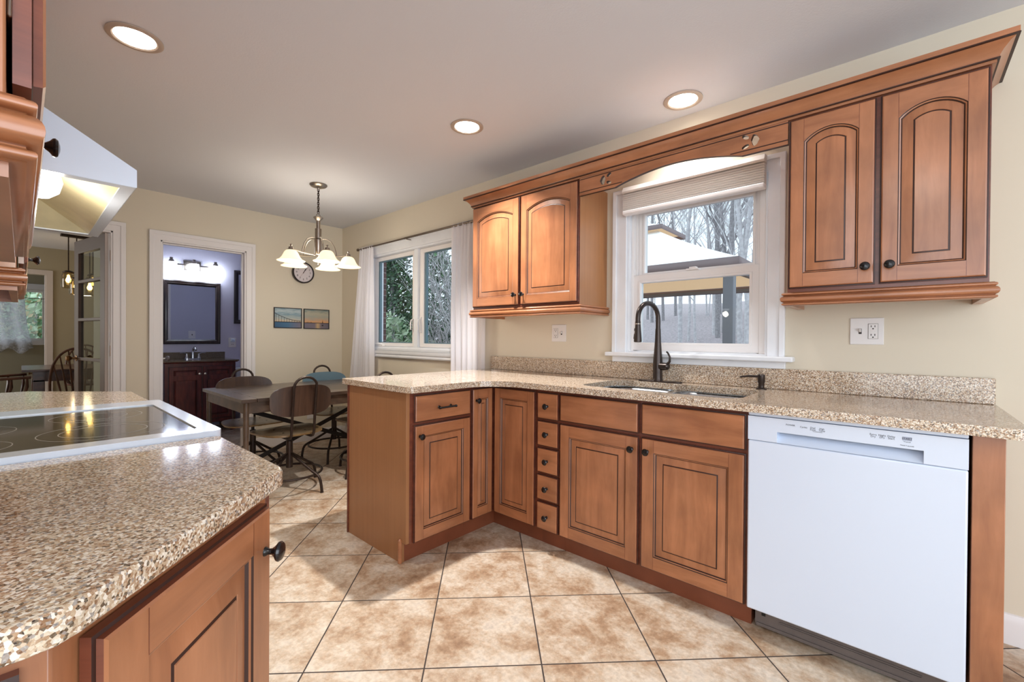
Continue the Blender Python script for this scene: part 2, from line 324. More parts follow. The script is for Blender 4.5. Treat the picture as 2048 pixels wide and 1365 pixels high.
def dup(root, loc=None, rotz=None, label=None, group=None):
    def cp(o, par):
        c = o.copy(); COL.objects.link(c)
        if par is not None: c.parent = par
        for ch in o.children: cp(ch, c)
        return c
    r = cp(root, None)
    if loc is not None: r.location = loc
    if rotz is not None: r.rotation_euler.z = rotz
    if label: r['label'] = label
    if group: r['group'] = group
    return r
def frame_M(o, U, V, Wn):
    return Matrix(((U[0], V[0], Wn[0], o[0]), (U[1], V[1], Wn[1], o[1]), (U[2], V[2], Wn[2], o[2]), (0, 0, 0, 1)))
def rrect(x0, x1, y0, y1, r, n=6):
    P = []
    for cx, cy, a in ((x1-r, y0+r, -PI/2), (x1-r, y1-r, 0), (x0+r, y1-r, PI/2), (x0+r, y0+r, PI)):
        P += [(cx + r*math.cos(a+PI/2*i/n), cy + r*math.sin(a+PI/2*i/n)) for i in range(n+1)]
    return P
def rect(x0, x1, y0, y1): return [(x0, y0), (x1, y0), (x1, y1), (x0, y1)]
def text_mb(mb, txt, size, X, align='CENTER', m=0, depth=.0006):
    cu = bpy.data.curves.new('txt', 'FONT'); cu.body = txt; cu.size = size; cu.align_x = align; cu.align_y = 'CENTER'; cu.extrude = depth; cu.resolution_u = 3
    cu.space_line = .8
    o = bpy.data.objects.new('txt', cu); COL.objects.link(o)
    dg = bpy.context.evaluated_depsgraph_get(); me = bpy.data.meshes.new_from_object(o.evaluated_get(dg))
    old = mb.X; mb.X = X; mb.add([v.co.copy() for v in me.vertices], [tuple(p.vertices) for p in me.polygons], m); mb.X = old
    bpy.data.objects.remove(o); bpy.data.curves.remove(cu); bpy.data.meshes.remove(me)

# ------------------------------------------------------------------ cabinet parts
def knob_at(p, axis, parent, s=1.0, name='knob', mt='knob_black'):
    mb = MB(); mb.lathe([(.008*s, 0), (.0075*s, .002*s), (.005*s, .006*s), (.0052*s, .012*s), (.010*s, .018*s), (.0155*s, .022*s), (.0165*s, .025*s), (.014*s, .0285*s), (.006*s, .031*s), (0, .0315*s)], p, axis, 20)
    return mb.build(name, mt, parent)
WOODS = ['wood_upright', 'wood_level', 'glaze', 'wood_dark']
def panel_door(name, fr, u0, u1, v0, v1, parent, t=.02, stile=.06, rise=0, rail=None, mats=None, slope=.036):
    """raised-panel door; fr = (origin, U, V, W); rise > 0 gives an arched top"""
    mb = MB(); mb.X = frame_M(*fr); rail = rail or stile
    R4 = lambda d: [(u0+d, v0+d), (u1-d, v0+d), (u1-d, v1-d), (u0+d, v1-d)]
    def rings(a, da, wa, b, db, wb, m):
        A, B = [(*p, wa) for p in a], [(*p, wb) for p in b]; n = len(A)
        mb.add(A+B, [(i, (i+1) % n, n+(i+1) % n, n+i) for i in range(n)], m)
    rings(R4(0), 0, 0, R4(0), 0, t-.009, 3); rings(R4(0), 0, t-.009, R4(.004), 0, t-.008, 2); rings(R4(.004), 0, t-.008, R4(.0055), 0, t-.002, 3); rings(R4(.0055), 0, t-.002, R4(.009), 0, t, 0)
    mb.add([(*p, 0) for p in R4(0)], [(3, 2, 1, 0)], 3)
    a, b = u0+.009, u1-.009; c, d = v0+.009, v1-.009; L, Rr = u0+stile, u1-stile; B = v0+rail
    half = (Rr-L)/2; mid = (L+Rr)/2
    if rise:
        Rad = (half*half + rise*rise)/(2*rise); top = v1-rail; cv = top-Rad
    def loop(i):
        if not rise: return [(L+i, B+i), (Rr-i, B+i), (Rr-i, v1-rail-i), (L+i, v1-rail-i)]
        h = half-i; r = Rad-i; P = [(L+i, B+i), (Rr-i, B+i)]
        return P + [(mid + h*(1-2*k/16), cv + math.sqrt(max(r*r-(h*(1-2*k/16))**2, 0))) for k in range(17)]
    op = loop(0)
    mb.add([(a, c, t), (L, c, t), (L, d, t), (a, d, t)], [(0, 1, 2, 3)], 0); mb.add([(Rr, c, t), (b, c, t), (b, d, t), (Rr, d, t)], [(0, 1, 2, 3)], 0)
    mb.add([(L, c, t), (Rr, c, t), (Rr, B, t), (L, B, t)], [(0, 1, 2, 3)], 1)
    up = op[2:]                                   # right to left along the top of the opening
    for i in range(len(up)-1): mb.add([(up[i][0], up[i][1], t), (up[i][0], d, t), (up[i+1][0], d, t), (up[i+1][0], up[i+1][1], t)], [(0, 1, 2, 3)], 1)
    jl = .0007                                    # dark joint lines between stiles and rails
    ytl = up[-1][1]; ytr = up[0][1]
    for x, y0_, y1_ in ((L, c, B), (Rr, c, B), (L, ytl, d), (Rr, ytr, d)): mb.add([(x-jl, y0_, t+.0002), (x+jl, y0_, t+.0002), (x+jl, y1_, t+.0002), (x-jl, y1_, t+.0002)], [(0, 1, 2, 3)], 3)
    seq = [(0, t, 2), (.003, t-.0026, 0), (.0066, t-.0045, 2), (.0105, t-.009, 0), (.0105+slope*.82, t-.0035, 0), (.0105+slope*.85, t-.0048, 2), (.0105+slope*.98, t-.0035, 0), (.0105+slope, t-.002, 0)]
    for i in range(len(seq)-1): rings(loop(seq[i][0]), 0, seq[i][1], loop(seq[i+1][0]), 0, seq[i+1][1], seq[i][2])
    lp = loop(seq[-1][0]); mb.add([(*p, seq[-1][1]) for p in lp], [tuple(range(len(lp)))], 0)
    return mb.build(name, mats or WOODS, parent, ang=22)
def slab_front(name, fr, u0, u1, v0, v1, parent, t=.02, mats=None):
    mb = MB(); mb.X = frame_M(*fr)
    R4 = lambda d: [(u0+d, v0+d), (u1-d, v0+d), (u1-d, v1-d), (u0+d, v1-d)]
    sq = [(0, 0, 3), (0, t-.009, 2), (.004, t-.008, 3), (.0055, t-.002, 1), (.010, t, 1)]
    for (d0, w0, m), (d1, w1, _) in zip(sq, sq[1:]):
        A, B = [(*p, w0) for p in R4(d0)], [(*p, w1) for p in R4(d1)]; mb.add(A+B, [(i, (i+1) % 4, 4+(i+1) % 4, 4+i) for i in range(4)], m)
    mb.add([(*p, t) for p in R4(.010)], [(0, 1, 2, 3)], 1); mb.add([(*p, 0) for p in R4(0)], [(3, 2, 1, 0)], 3)
    return mb.build(name, mats or WOODS, parent, ang=22)
def _bead(z0, z1, o0, bulge, n=7): return [(o0 + bulge*math.sin(PI*k/n), z0 + (z1-z0)*(.5-.5*math.cos(PI*k/n))) for k in range(n+1)]
RAIL_PROF = [(0, 0), (.010, 0)] + _bead(.001, .011, .011, .006) + [(.010, .0125)] + _bead(.0135, .041, .010, .0115, 10) + [(.010, .042)] + _bead(.043, .054, .011, .006) + [(.009, .056), (0, .056)]
CROWN_PROF = [(0, 0), (.010, 0), (.010, .012), (.016, .014), (.016, .020), (.024, .034), (.038, .050), (.048, .056), (.048, .060), (.056, .062), (.056, .080), (0, .080)]

# ------------------------------------------------------------------ setting: floor, ceiling, walls
H = 2.44
FX = lambda u, v, t: (t, u, v)          # wall across x: u = y, v = z
FY = lambda u, v, t: (u, t, v)          # wall across y: u = x, v = z
FZ = lambda u, v, t: (u, v, t)
struct(MB().box(-7.2, 7.6, -5.5, .16, -.12, 0).build('floor', 'floor_tile', smooth=False))
CANS = ((2.491, -2.207), (2.979, -.734), (4.070, -.176))
mb = MB(); mb.ext([rect(-7.2, 7.6, -5.5, .16)] + [[(x+.079*math.cos(2*PI*k/32), y+.079*math.sin(2*PI*k/32)) for k in range(32)] for x, y in CANS], FZ, H, H+.15); struct(mb.build('ceiling', 'ceiling_paint', smooth=False))
mb = MB(); mb.ext([rect(-7.2, 7.6, 0, H), rect(3.662, 4.447, 1.075, 2.02), rect(.62, 2.23, 1.045, 2.04)], FY, 0, .16)
struct(mb.build('wall_back', 'wall_paint', smooth=False))
mb = MB(); mb.ext([[(-5.4, 0), (-2.80, 0), (-2.80, 2.04), (-2.015, 2.04), (-2.015, 0), (-1.705, 0), (-1.705, 2.02), (-1.013, 2.02), (-1.013, 0), (0, 0), (0, H), (-5.4, H)]], FX, -.10, 0)
struct(mb.build('wall_left', 'wall_paint', smooth=False))
struct(MB().box(0, 4.40, -2.97, -2.85, 0, H).build('wall_range', 'wall_paint', smooth=False))
mb = MB(); mb.ext([rect(-7.2, 7.6, 0, H), rect(4.5, 6.9, .25, 2.4), rect(-4.25, -2.15, .75, 2.25), rect(-6.3, -5.0, .85, 2.15)], FY, -5.5, -5.4)  # openings are out of view, added to let the fill lamps in
struct(mb.build('wall_front', 'wall_paint', smooth=False))
mb = MB(); mb.ext([rect(-5.4, 0, 0, H), rect(-4.0, -1.2, .25, 2.4)], FX, 7.4, 7.5)  # unseen opening invented for the added side lamp
struct(mb.build('wall_right', 'wall_paint', smooth=False))
# bathroom
mb = MB(); mb.ext([[(-1.85, 0), (-1.705, 0), (-1.705, 2.02), (-1.013, 2.02), (-1.013, 0), (-.15, 0), (-.15, H), (-1.85, H)]], FX, -.115, -.1002)
struct(mb.build('wall_bath_front', 'bath_paint', smooth=False))
struct(MB().box(-1.87, -1.75, -1.97, -.05, 0, H).build('wall_bath_back', 'bath_paint', smooth=False))
struct(MB().box(-1.75, -.1, -1.97, -1.85, 0, H).build('wall_bath_left', 'bath_paint', smooth=False))
struct(MB().box(-1.75, -.1, -.15, -.05, 0, H).build('wall_bath_right', 'bath_paint', smooth=False))
# dining room and the room behind it
mb = MB(); mb.ext([[(-5.4, 0), (-3.35, 0), (-3.35, 2.04), (-2.285, 2.04), (-2.285, 0), (-.3, 0), (-.3, H), (-5.4, H)]], FX, -4.57, -4.45)
struct(mb.build('wall_dining_back', 'dining_paint', smooth=False))
struct(MB().box(-4.45, -1.87, -.42, -.3, 0, H).build('wall_dining_right', 'dining_paint', smooth=False))
struct(MB().box(-1.885, -1.872, -1.985, -.42, 0, H).box(-1.885, -.1, -1.985, -1.972, 0, H).build('wall_dining_side', 'dining_paint', smooth=False))
mb = MB(); mb.ext([rect(-5.4, -.3, 0, H), rect(-3.75, -2.235, 1.06, 1.96)], FX, -6.62, -6.5)
struct(mb.build('wall_far', 'dining_paint', smooth=False))

def casing(name, holes_fn, path, t0, t1, w, legs=True):
    """flat door casing with a raised outer back-band"""
def door_casing(name, y0, y1, z, x0=0.0, w=.078, mt='trim_paint'):
    mb = MB(); i = .012
    def layer(d, ww, th, bm=None):
        a, b, c, e = y0-ww+d, y1+ww-d, y0+0, y1-0
        mb.ext([[(y0-ww, 0), (y0-d, 0), (y0-d, z+d), (y1+d, z+d), (y1+d, 0), (y1+ww, 0), (y1+ww, z+ww), (y0-ww, z+ww)]], FX, x0, x0+th)
    layer(-.004, w, .012); layer(.045, w, .02)
    return struct(mb.build(name, mt, bev=.003))
t1 = door_casing('trim_bath_door', -1.705, -1.013, 2.02)
t2 = door_casing('trim_dining_door', -2.80, -2.015, 2.04)
# jambs
mb = MB(); mb.box(-.118, .002, -1.705, -1.687, 0, 2.02).box(-.118, .002, -1.031, -1.013, 0, 2.02).box(-.118, .002, -1.705, -1.013, 2.002, 2.02)
mb.box(-.075, -.04, -1.043, -1.031, 0, 2.002).box(-.075, -.04, -1.687, -1.675, 0, 2.002).box(-.075, -.04, -1.687, -1.031, 1.99, 2.002)
struct(mb.build('trim_bath_jamb', 'trim_paint', bev=.002))
mb = MB(); mb.box(-.102, .002, -2.80, -2.782, 0, 2.04).box(-.102, .002, -2.033, -2.015, 0, 2.04).box(-.102, .002, -2.80, -2.015, 2.022, 2.04)
mb.box(-.045, -.02, -2.045, -2.033, 0, 2.02)
struct(mb.build('trim_dining_jamb', 'trim_paint', bev=.002))
mb = MB(); mb.ext([[(-3.42, 0), (-3.35, 0), (-3.35, 2.04), (-2.285, 2.04), (-2.285, 0), (-2.215, 0), (-2.215, 2.11), (-3.42, 2.11)]], FX, -4.45, -4.43)
mb.box(-4.57, -4.44, -2.30, -2.284, 0, 2.04)
struct(mb.build('trim_far_doorway', 'door_edge_paint', bev=.003))
BASE = [(0, 0), (.014, 0), (.014, .085), (.010, .1), (.006, .112), (0, .115)]
struct(MB().sweep([(0.0, -.935), (0.0, -.001)], BASE).build('baseboard_left', 'trim_paint'))
struct(MB().sweep([(0.001, 0.0), (2.50, 0.0)], BASE).build('baseboard_back', 'trim_paint'))
struct(MB().sweep([(5.20, 0.0), (7.39, 0.0)], BASE).build('baseboard_right', 'trim_paint'))

# ------------------------------------------------------------------ window over the sink
w1 = sroot('window_1', (4.054, 0, 1.075))
mb = MB(); a, b, c, d = 3.662, 4.447, 1.075, 2.012
mb.ext([[(a-.088, c), (a+.004, c), (a+.004, d), (b-.004, d), (b-.004, c), (b+.076, c), (b+.076, d+.08), (a-.088, d+.08)]], FY, -.018, 0)
mb.ext([[(a-.088, c), (a-.06, c), (a-.06, d+.055), (b+.05, d+.055), (b+.05, c), (b+.076, c), (b+.076, d+.08), (a-.088, d+.08)]], FY, -.028, -.018)
mb.build('casing', 'window_white', w1, bev=.004)
mb = MB(); mb.ext([rect(a, b, c, 2.02), rect(a+.016, b-.016, c+.012, 2.008)], FY, .0, .155); mb.build('jamb', 'window_white', w1, bev=.002)
mb = MB(); mb.ext([[(3.545, -.065), (4.565, -.065), (4.565, -.001), (b, -.001), (b, .035), (a, .035), (a, -.001), (3.545, -.001)]], FZ, 1.052, 1.078); mb.build('stool', 'window_white', w1, bev=.007, seg=3)
MB().box(3.575, 4.527, -.020, 0, 1.0165, 1.052).build('apron', 'window_white', w1, bev=.003)
mb = MB(); mb.box(a+.016, a+.032, .03, .14, c+.012, 2.008).box(b-.05, b-.016, .03, .14, c+.012, 2.008).box(b-.066, b-.05, .06, .14, c+.012, 2.008).box(a+.032, a+.04, .062, .14, c+.012, 2.008); mb.build('track', 'vinyl_white', w1, bev=.002)
def sash(name, x0, x1, z0, z1, gx0, gx1, gz0, gz1, y0, y1, mt='vinyl_white'):
    mb = MB(); mb.ext([rect(x0, x1, z0, z1), rect(gx0, gx1, gz0, gz1)], FY, y0, y1)
    o = mb.build(name, mt, w1, bev=.003)
    mb = MB(); k = .013; mb.ext([rect(gx0-k, gx1+k, gz0-k, gz1+k), rect(gx0, gx1, gz0, gz1)], FY, y0-.006, y0+.002); mb.build('glazing_bead', mt, o, bev=.002)
    MB().box(gx0-.005, gx1+.005, (y0+y1)/2-.003, (y0+y1)/2+.003, gz0-.005, gz1+.005).build('pane', 'pane', o, smooth=False)
    return o
up = sash('upper_sash', a+.04, b-.066, 1.53, 2.005, 3.742, 4.354, 1.575, 1.94, .085, .125)
lo = sash('lower_sash', 3.684, 4.397, 1.09, 1.558, 3.738, 4.351, 1.139, 1.508, .035, .078)
mb = MB(); mb.box(4.02, 4.09, .02, .07, 1.558, 1.568).box(4.035, 4.075, .03, .06, 1.568, 1.578); mb.build('sash_lock', 'vinyl_white', w1, bev=.003)
mb = MB(); mb.box(3.688, 3.70, .052, .06, 1.60, 1.66).build('sash_latch', 'plate_white', w1, bev=.002)

# ------------------------------------------------------------------ casement window by the dining table
w2 = sroot('window_2', (1.425, 0, 1.045)); a, b, c, d = .62, 2.23, 1.045, 2.04
mb = MB(); mb.ext([[(a-.085, c-.03), (a+.004, c-.03), (a+.004, d-.004), (b-.004, d-.004), (b-.004, c-.03), (b+.085, c-.03), (b+.085, d+.085), (a-.085, d+.085)]], FY, -.016, 0)
mb.ext([[(a-.085, c-.03), (a-.06, c-.03), (a-.06, d+.06), (b+.06, d+.06), (b+.06, c-.03), (b+.085, c-.03), (b+.085, d+.085), (a-.085, d+.085)]], FY, -.026, -.016); mb.build('casing', 'window_white', w2, bev=.004)
mb = MB(); mb.sweep([(a-.10, -.001), (a-.10, -.045), (b+.10, -.045), (b+.10, -.001)], [(-.044, 0), (-.012, 0), (-.006, .012), (-.010, .03), (0, .038), (.004, .055), (.004, .068), (-.044, .068)], z0=.955, side=1); mb.box(a-.1, b+.1, -.045, -.001, 1.012, 1.023); mb.box(a-.085, b+.085, -.018, .0, 1.012, 1.048); mb.build('sill', 'window_white', w2)
mb = MB(); mb.ext([rect(a, b, c, d), rect(a+.02, b-.02, c+.02, d-.02)], FY, 0, .155); mb.box(1.395, 1.455, .02, .14, c+.02, d-.02); mb.build('jamb', 'window_white', w2, bev=.002)
for gx0, gx1, hx in ((.702, 1.335, 1.37), (1.515, 2.148, 1.48)):
    mb = MB(); mb.ext([rect(gx0-.058, gx1+.058, c+.022, d-.022), rect(gx0, gx1, 1.103, 1.978)], FY, .045, .095); o = mb.build('casement_sash', 'vinyl_white', w2, bev=.004)
    mb = MB(); mb.ext([rect(gx0-.004, gx1+.004, 1.099, 1.982), rect(gx0+.022, gx1-.004, 1.112, 1.968)], FY, .06, .085); mb.build('glazing_bead', 'sash_blue', o)
    MB().box(gx0-.003, gx1+.003, .078, .084, 1.10, 1.98).build('pane', 'pane', o, smooth=False)
    mb = MB(); mb.box(hx-.009, hx+.009, .032, .045, 1.21, 1.36).tube([(hx, .03, 1.34), (hx, .008, 1.33), (hx, 0, 1.29), (hx, .004, 1.235)], .007, 8); mb.build('handle', 'vinyl_white', o, bev=.002)
mb = MB(); mb.box(.735, .86, .01, .044, 1.067, 1.085).tube([(.83, .02, 1.088), (.80, -.005, 1.094), (.745, -.012, 1.09)], .008, 8); mb.build('crank', 'vinyl_white', w2, bev=.003)

# ------------------------------------------------------------------ far window past the dining room
w3 = sroot('window_3', (-6.5, -3, 1.06))
mb = MB(); mb.ext([rect(-3.83, -2.16, .98, 2.06), rect(-3.75, -2.235, 1.06, 1.96)], FX, -6.5, -6.48); mb.build('casing', 'trim_paint', w3, bev=.004)
mb = MB(); mb.ext([rect(-3.75, -2.235, 1.06, 1.96), rect(-3.70, -2.28, 1.10, 1.915)], FX, -6.57, -6.53); mb.box(-6.57, -6.53, -3.02, -2.97, 1.1, 1.915); mb.build('sash', 'vinyl_white', w3, bev=.003)
MB().box(-6.553, -6.547, -3.70, -2.28, 1.10, 1.915).build('pane', 'pane', w3, smooth=False)

# ------------------------------------------------------------------ french door leaf and bathroom door leaf
hg = Vector((-.035, -2.046, 0)); th = math.atan2(-.14, -.72); U = (math.cos(th), math.sin(th), 0); Wn = (-math.sin(th)*-1, -math.cos(th), 0)
Wn = (U[1]*1.0, -U[0], 0)                       # faces +y side
d1 = sroot('door_1', tuple(hg)); mb = MB(); mb.X = frame_M(hg, U, (0, 0, 1), Wn); dw, st = .735, .105
cols = [st, dw-st]; rows = [.25, .632, .99, 1.348, 1.706, 1.925]
rows = [.24, .59, .945, 1.30, 1.645, 1.915]
holes = [rect(st, dw-st, rows[i]+.014, rows[i+1]-.014) for i in range(5)]
mb.ext([rect(0, dw, .012, 2.02)]+holes, lambda u, v, t: (u, v, t), -.02, .02)
lf = mb.build('leaf', 'door_paint', d1, bev=.004)
mb = MB(); mb.X = frame_M(hg, U, (0, 0, 1), Wn)
for i in range(5): mb.box(st-.004, dw-st+.004, rows[i]+.01, rows[i+1]-.01, -.002, .002)
mb.build('panes', 'pane', lf, smooth=False)
mb = MB(); mb.X = frame_M(hg, U, (0, 0, 1), Wn); mb.box(-.0012, 0, .012, 2.02, -.019, .019); mb.build('leaf_edge', 'door_edge_paint', lf, smooth=False)
for s in (1, -1):
    mb = MB(); mb.X = frame_M(hg, U, (0, 0, 1), Wn); mb.lathe([(.028, 0), (.028, .004), (.012, .007), (.009, .03), (.018, .038), (.026, .048), (.027, .058), (.018, .07), (0, .072)], (dw-.06, .95, .02*s), (0, 0, s), 20); mb.build('knob', 'brass_dark', lf)
for z in (1.83, 1.03, .25):
    mb = MB(); mb.box(-.034, .0, -2.0345, -2.032, z-.045, z+.045).tube([(-.038, -2.04, z-.048), (-.038, -2.04, z+.048)], .006, 8); mb.build('hinge', 'brass_dark', d1)
hg2 = Vector((-.125, -1.676, 0)); th = PI-math.radians(10.0); U2 = (math.cos(th), math.sin(th), 0); W2 = (U2[1], -U2[0], 0)
d2 = sroot('door_2', tuple(hg2)); mb = MB(); mb.X = frame_M(hg2, U2, (0, 0, 1), W2)
mb.ext([rect(0, .66, .012, 1.995)], lambda u, v, t: (u, v, t), -.036, 0); mb.build('leaf', 'trim_paint', d2, bev=.003)
mb = MB(); mb.X = frame_M(hg2, U2, (0, 0, 1), W2); mb.lathe([(.03, 0), (.03, .005), (.012, .009), (.011, .03), (.024, .04), (.028, .052), (.022, .064), (0, .067)], (.60, .925, 0), (0, 0, 1), 20); mb.build('knob', 'nickel', d2)

# ------------------------------------------------------------------ wall cabinets on the sink wall
FS = lambda y: ((0, y, 0), (1, 0, 0), (0, 0, 1), (0, -1, 0))       # facing -y: u = x
FPX = lambda x: ((x, 0, 0), (0, 1, 0), (0, 0, 1), (1, 0, 0))       # facing +x: u = y
FPY = lambda y: ((0, y, 0), (-1, 0, 0), (0, 0, 1), (0, 1, 0))      # facing +y: u = -x
def wall_cabinet(x0, x1, doors, label, rail_x):
    t = thing('wall_cabinet', label, 'cabinet', ((x0+x1)/2, -.16, 1.36), 'wall cabinets either side of the sink window')
    mb = MB(); mb.box(x0, x1, -.32, 0, 1.362, 2.105); mb.build('carcass', 'wood_veneer', t, bev=.002)
    MB().box(x0, x1, -.3215, -.32, 1.362, 2.105, 0).build('face_frame', 'wood_dark', t)
    for u0, u1, kx in doors:
        d = panel_door('door', FS(-.3217), u0, u1, 1.380, 2.098, t, stile=.052, rise=.042, rail=.062)
        knob_at((kx, -.3417, 1.448), (0, -1, 0), d)
    mb = MB(); mb.sweep([(x0-.002, -.001), (x0-.002, -.325), (x1+.002, -.325), (x1+.002, -.001)], [(o, h) for o, h in RAIL_PROF] , z0=1.308, side=1)
    # sweep profile is solid only outside the cabinet line, so give the rail an inner board
    mb.box(x0-.002, x0+.016, -.325, -.001, 1.308, 1.3625).box(x1-.016, x1+.002, -.325, -.001, 1.308, 1.3625).box(x0+.016, x1-.016, -.325, -.307, 1.308, 1.3625)
    mb.build('light_rail', 'wood_level', t, ang=70)
    return t
wall_cabinet(2.607, 3.522, ((2.611, 3.058, 3.03), (3.071, 3.518, 3.099)), 'two-door arched-panel wall cabinet hanging left of the sink window', None)
wall_cabinet(4.585, 5.180, ((4.590, 4.877, 4.848), (4.889, 5.175, 4.920)), 'two-door arched-panel wall cabinet hanging right of the sink window', None)
mb = MB(); mb.sweep([(2.607, -.002), (2.607, -.322), (5.180, -.322), (5.180, -.002)], CROWN_PROF, z0=2.1065, side=1)
cr = thing('crown_molding', 'long stained crown moulding running along the top of both wall cabinets and the valance', 'moulding', (3.9, -.3, 2.105))
mb.box(2.607, 5.180, -.322, -.31, 2.1065, 2.186); mb.build('moulding', 'wood_level', cr, ang=25)
mb = MB(); mb.sweep([(2.607, -.002), (2.607, -.322), (5.180, -.322), (5.180, -.002)], [(.0105, .010), (.0175, .0105), (.0175, .0145), (.0105, .0145)], z0=2.1065, side=1)
mb.sweep([(2.607, -.002), (2.607, -.322), (5.180, -.322), (5.180, -.002)], [(.047, .0565), (.0575, .0575), (.0575, .0605), (.047, .0605)], z0=2.1065, side=1); mb.build('glaze_line', 'glaze', cr)
# valance with an arch and three-petal cut-outs
val = thing('window_valance', 'arched wooden valance with petal cut-outs spanning above the sink window', 'valance', (4.05, -.32, 2.0))
x0, x1 = 3.524, 4.583; zb, zt = 2.004, 2.105
arch = []
for i in range(25):
    t = i/24; x = 3.755 + (4.40-3.755)*t; arch.append((x, zb + .050*math.sin(PI*t)**.9))
pol = [(x0, zb), (3.745, zb)] + arch + [(4.41, zb), (x1, zb), (x1, zt), (x0, zt)]
def blob(cx, cz, pts, s=1): return [(cx+s*px, cz+pz) for px, pz in pts]
diamond = [(-.021, .0), (-.012, .019), (-.002, .026), (.006, .026), (.014, .004), (.006, -.021), (-.002, -.026), (-.012, -.019)]
def oval(cx, cz, s, ang): return [(cx + s*(.016*math.cos(a)*math.cos(ang)-.0085*math.sin(a)*math.sin(ang)), cz + .016*math.cos(a)*math.sin(ang)+.0085*math.sin(a)*math.cos(ang)) for a in [2*PI*k/14 for k in range(14)]]
holes = []
for s, cx in ((1, 3.682), (-1, 4.452)):
    dm = blob(cx, 2.060, diamond, s); dm = dm if s > 0 else dm[::-1]
    holes += [dm, oval(cx+s*.036, 2.083, s, .55), oval(cx+s*.036, 2.040, s, -.35)]
mb = MB(); mb.ext([pol]+holes, FY, -.332, -.312, 0, 1); mb.build('board', ['wood_level', 'glaze'], val, smooth=False)
mb = MB()
mb.box(x0, x1, -.3335, -.3318, 2.0945, 2.0985)
for s0, s1 in ((x0, 3.80), (4.352, x1)): mb.box(s0, s1, -.3335, -.3318, 2.0205, 2.0245)
mb.build('glaze_line', 'glaze', val, smooth=False)

# ------------------------------------------------------------------ base cabinets
YF = -.603       # face of the sink run (doors stand 20 mm proud)
XF = 3.090       # face of the peninsula run
TK = -.548
def toe(mbx, name, par): mbx.build(name, 'toekick_wood', par)
pen = thing('base_cabinet', 'peninsula end cabinet with one drawer above one door and a plain side panel', 'cabinet', (2.8, -1.0, 0), 'base cabinets under the quartz worktop')
MB().ext([[(-1.215, .102), (-.800, .102), (-.800, .880), (-1.215, .880)]], FX, 2.52, XF-.001).build('carcass', 'wood_veneer', pen)
MB().box(XF-.001, XF, -1.215, -.800, .102, .880).build('face_frame', 'wood_dark', pen)
mb = MB(); mb.ext([[(2.513, 0), (3.050, 0), (3.050, .108), (3.092, .108), (3.092, .881), (2.513, .881)]], FY, -1.235, -1.215); mb.build('side_panel', 'wood_veneer', pen, bev=.0015)
MB().tube([(3.047, -1.238, .002), (3.047, -1.238, .118), (3.045, -1.236, .124)], [.011, .011, .004], 10).build('corner_bead', 'wood_level', pen); MB().box(2.503, 2.5128, -1.242, -1.212, 0, .881).build('edge_strip', 'wood_dark', pen)
MB().box(2.52, 3.046, -1.215, -.80, 0, .102).build('toe_kick', 'toekick_wood', pen)
dr = slab_front('drawer', FPX(XF), -1.195, -.808, .722, .863, pen)
mb = MB(); mb.tube([(3.138, -1.055, .788), (3.138, -.945, .788)], .0052, 10)
for y in (-1.04, -.96): mb.tube([(3.108, y, .788), (3.138, y, .788)], .0045, 8).lathe([(.009, 0), (.009, .003), (.006, .006)], (3.109, y, .788), (1, 0, 0), 12)
for y in (-1.055, -.945): mb.lathe([(.004, -.006), (.007, -.004), (.007, .004), (.004, .006)], (3.138, y, .788), (0, 1, 0), 10)
mb.build('handle', 'knob_black', dr)
dd = panel_door('door', FPX(XF), -1.195, -.808, .105, .708, pen, stile=.055, rail=.058); knob_at((XF+.02, -1.164, .650), (1, 0, 0), dd)

cor = thing('corner_cabinet', 'corner cabinet with two narrow folding doors meeting at the inside corner of the peninsula', 'cabinet', (2.9, -.4, 0), 'base cabinets under the quartz worktop')
mb = MB(); mb.ext([[(2.52, -.7995), (XF, -.7995), (XF, YF), (3.436, YF), (3.436, -.02), (2.52, -.02)]], FZ, .102, .880); mb.build('carcass', 'wood_veneer', cor)
mb = MB(); mb.ext([[(XF-.02, -.7995), (XF+.0006, -.7995), (XF+.0006, YF-.0006), (3.436, YF-.0006), (3.436, YF+.02), (XF-.02, YF+.02)]], FZ, .103, .879); mb.build('face_frame', 'wood_dark', cor)
mb = MB(); mb.ext([[(2.52, -.7995), (3.046, -.7995), (3.046, TK), (3.436, TK), (3.436, -.02), (2.52, -.02)]], FZ, 0, .102); mb.build('toe_kick', 'toekick_wood', cor)
da = panel_door('door', FPX(XF+.0008), -.795, YF-.024, .105, .864, cor, stile=.042, rail=.06, slope=.022); knob_at((XF+.021, -.765, .795), (1, 0, 0), da)
panel_door('door', FS(YF-.0008), XF+.024, 3.430, .105, .864, cor, stile=.052, rail=.06, slope=.03)

spd = thing('drawer_cabinet', 'slim cabinet stacked with five small one-knob drawers left of the sink doors', 'cabinet', (3.52, -.3, 0), 'base cabinets under the quartz worktop')
MB().box(3.4365, 3.592, YF+.001, -.02, .102, .880).build('carcass', 'wood_veneer', spd); MB().box(3.4365, 3.592, YF, YF+.001, .102, .880).build('face_frame', 'wood_dark', spd)
MB().box(3.4365, 3.592, TK, -.02, 0, .102).build('toe_kick', 'toekick_wood', spd)
for z0, z1 in ((.105, .259), (.269, .409), (.419, .557), (.567, .706), (.716, .863)):
    d = slab_front('drawer', FS(YF), 3.446, 3.590, z0, z1, spd); knob_at((3.518, YF-.02, (z0+z1)/2), (0, -1, 0), d)

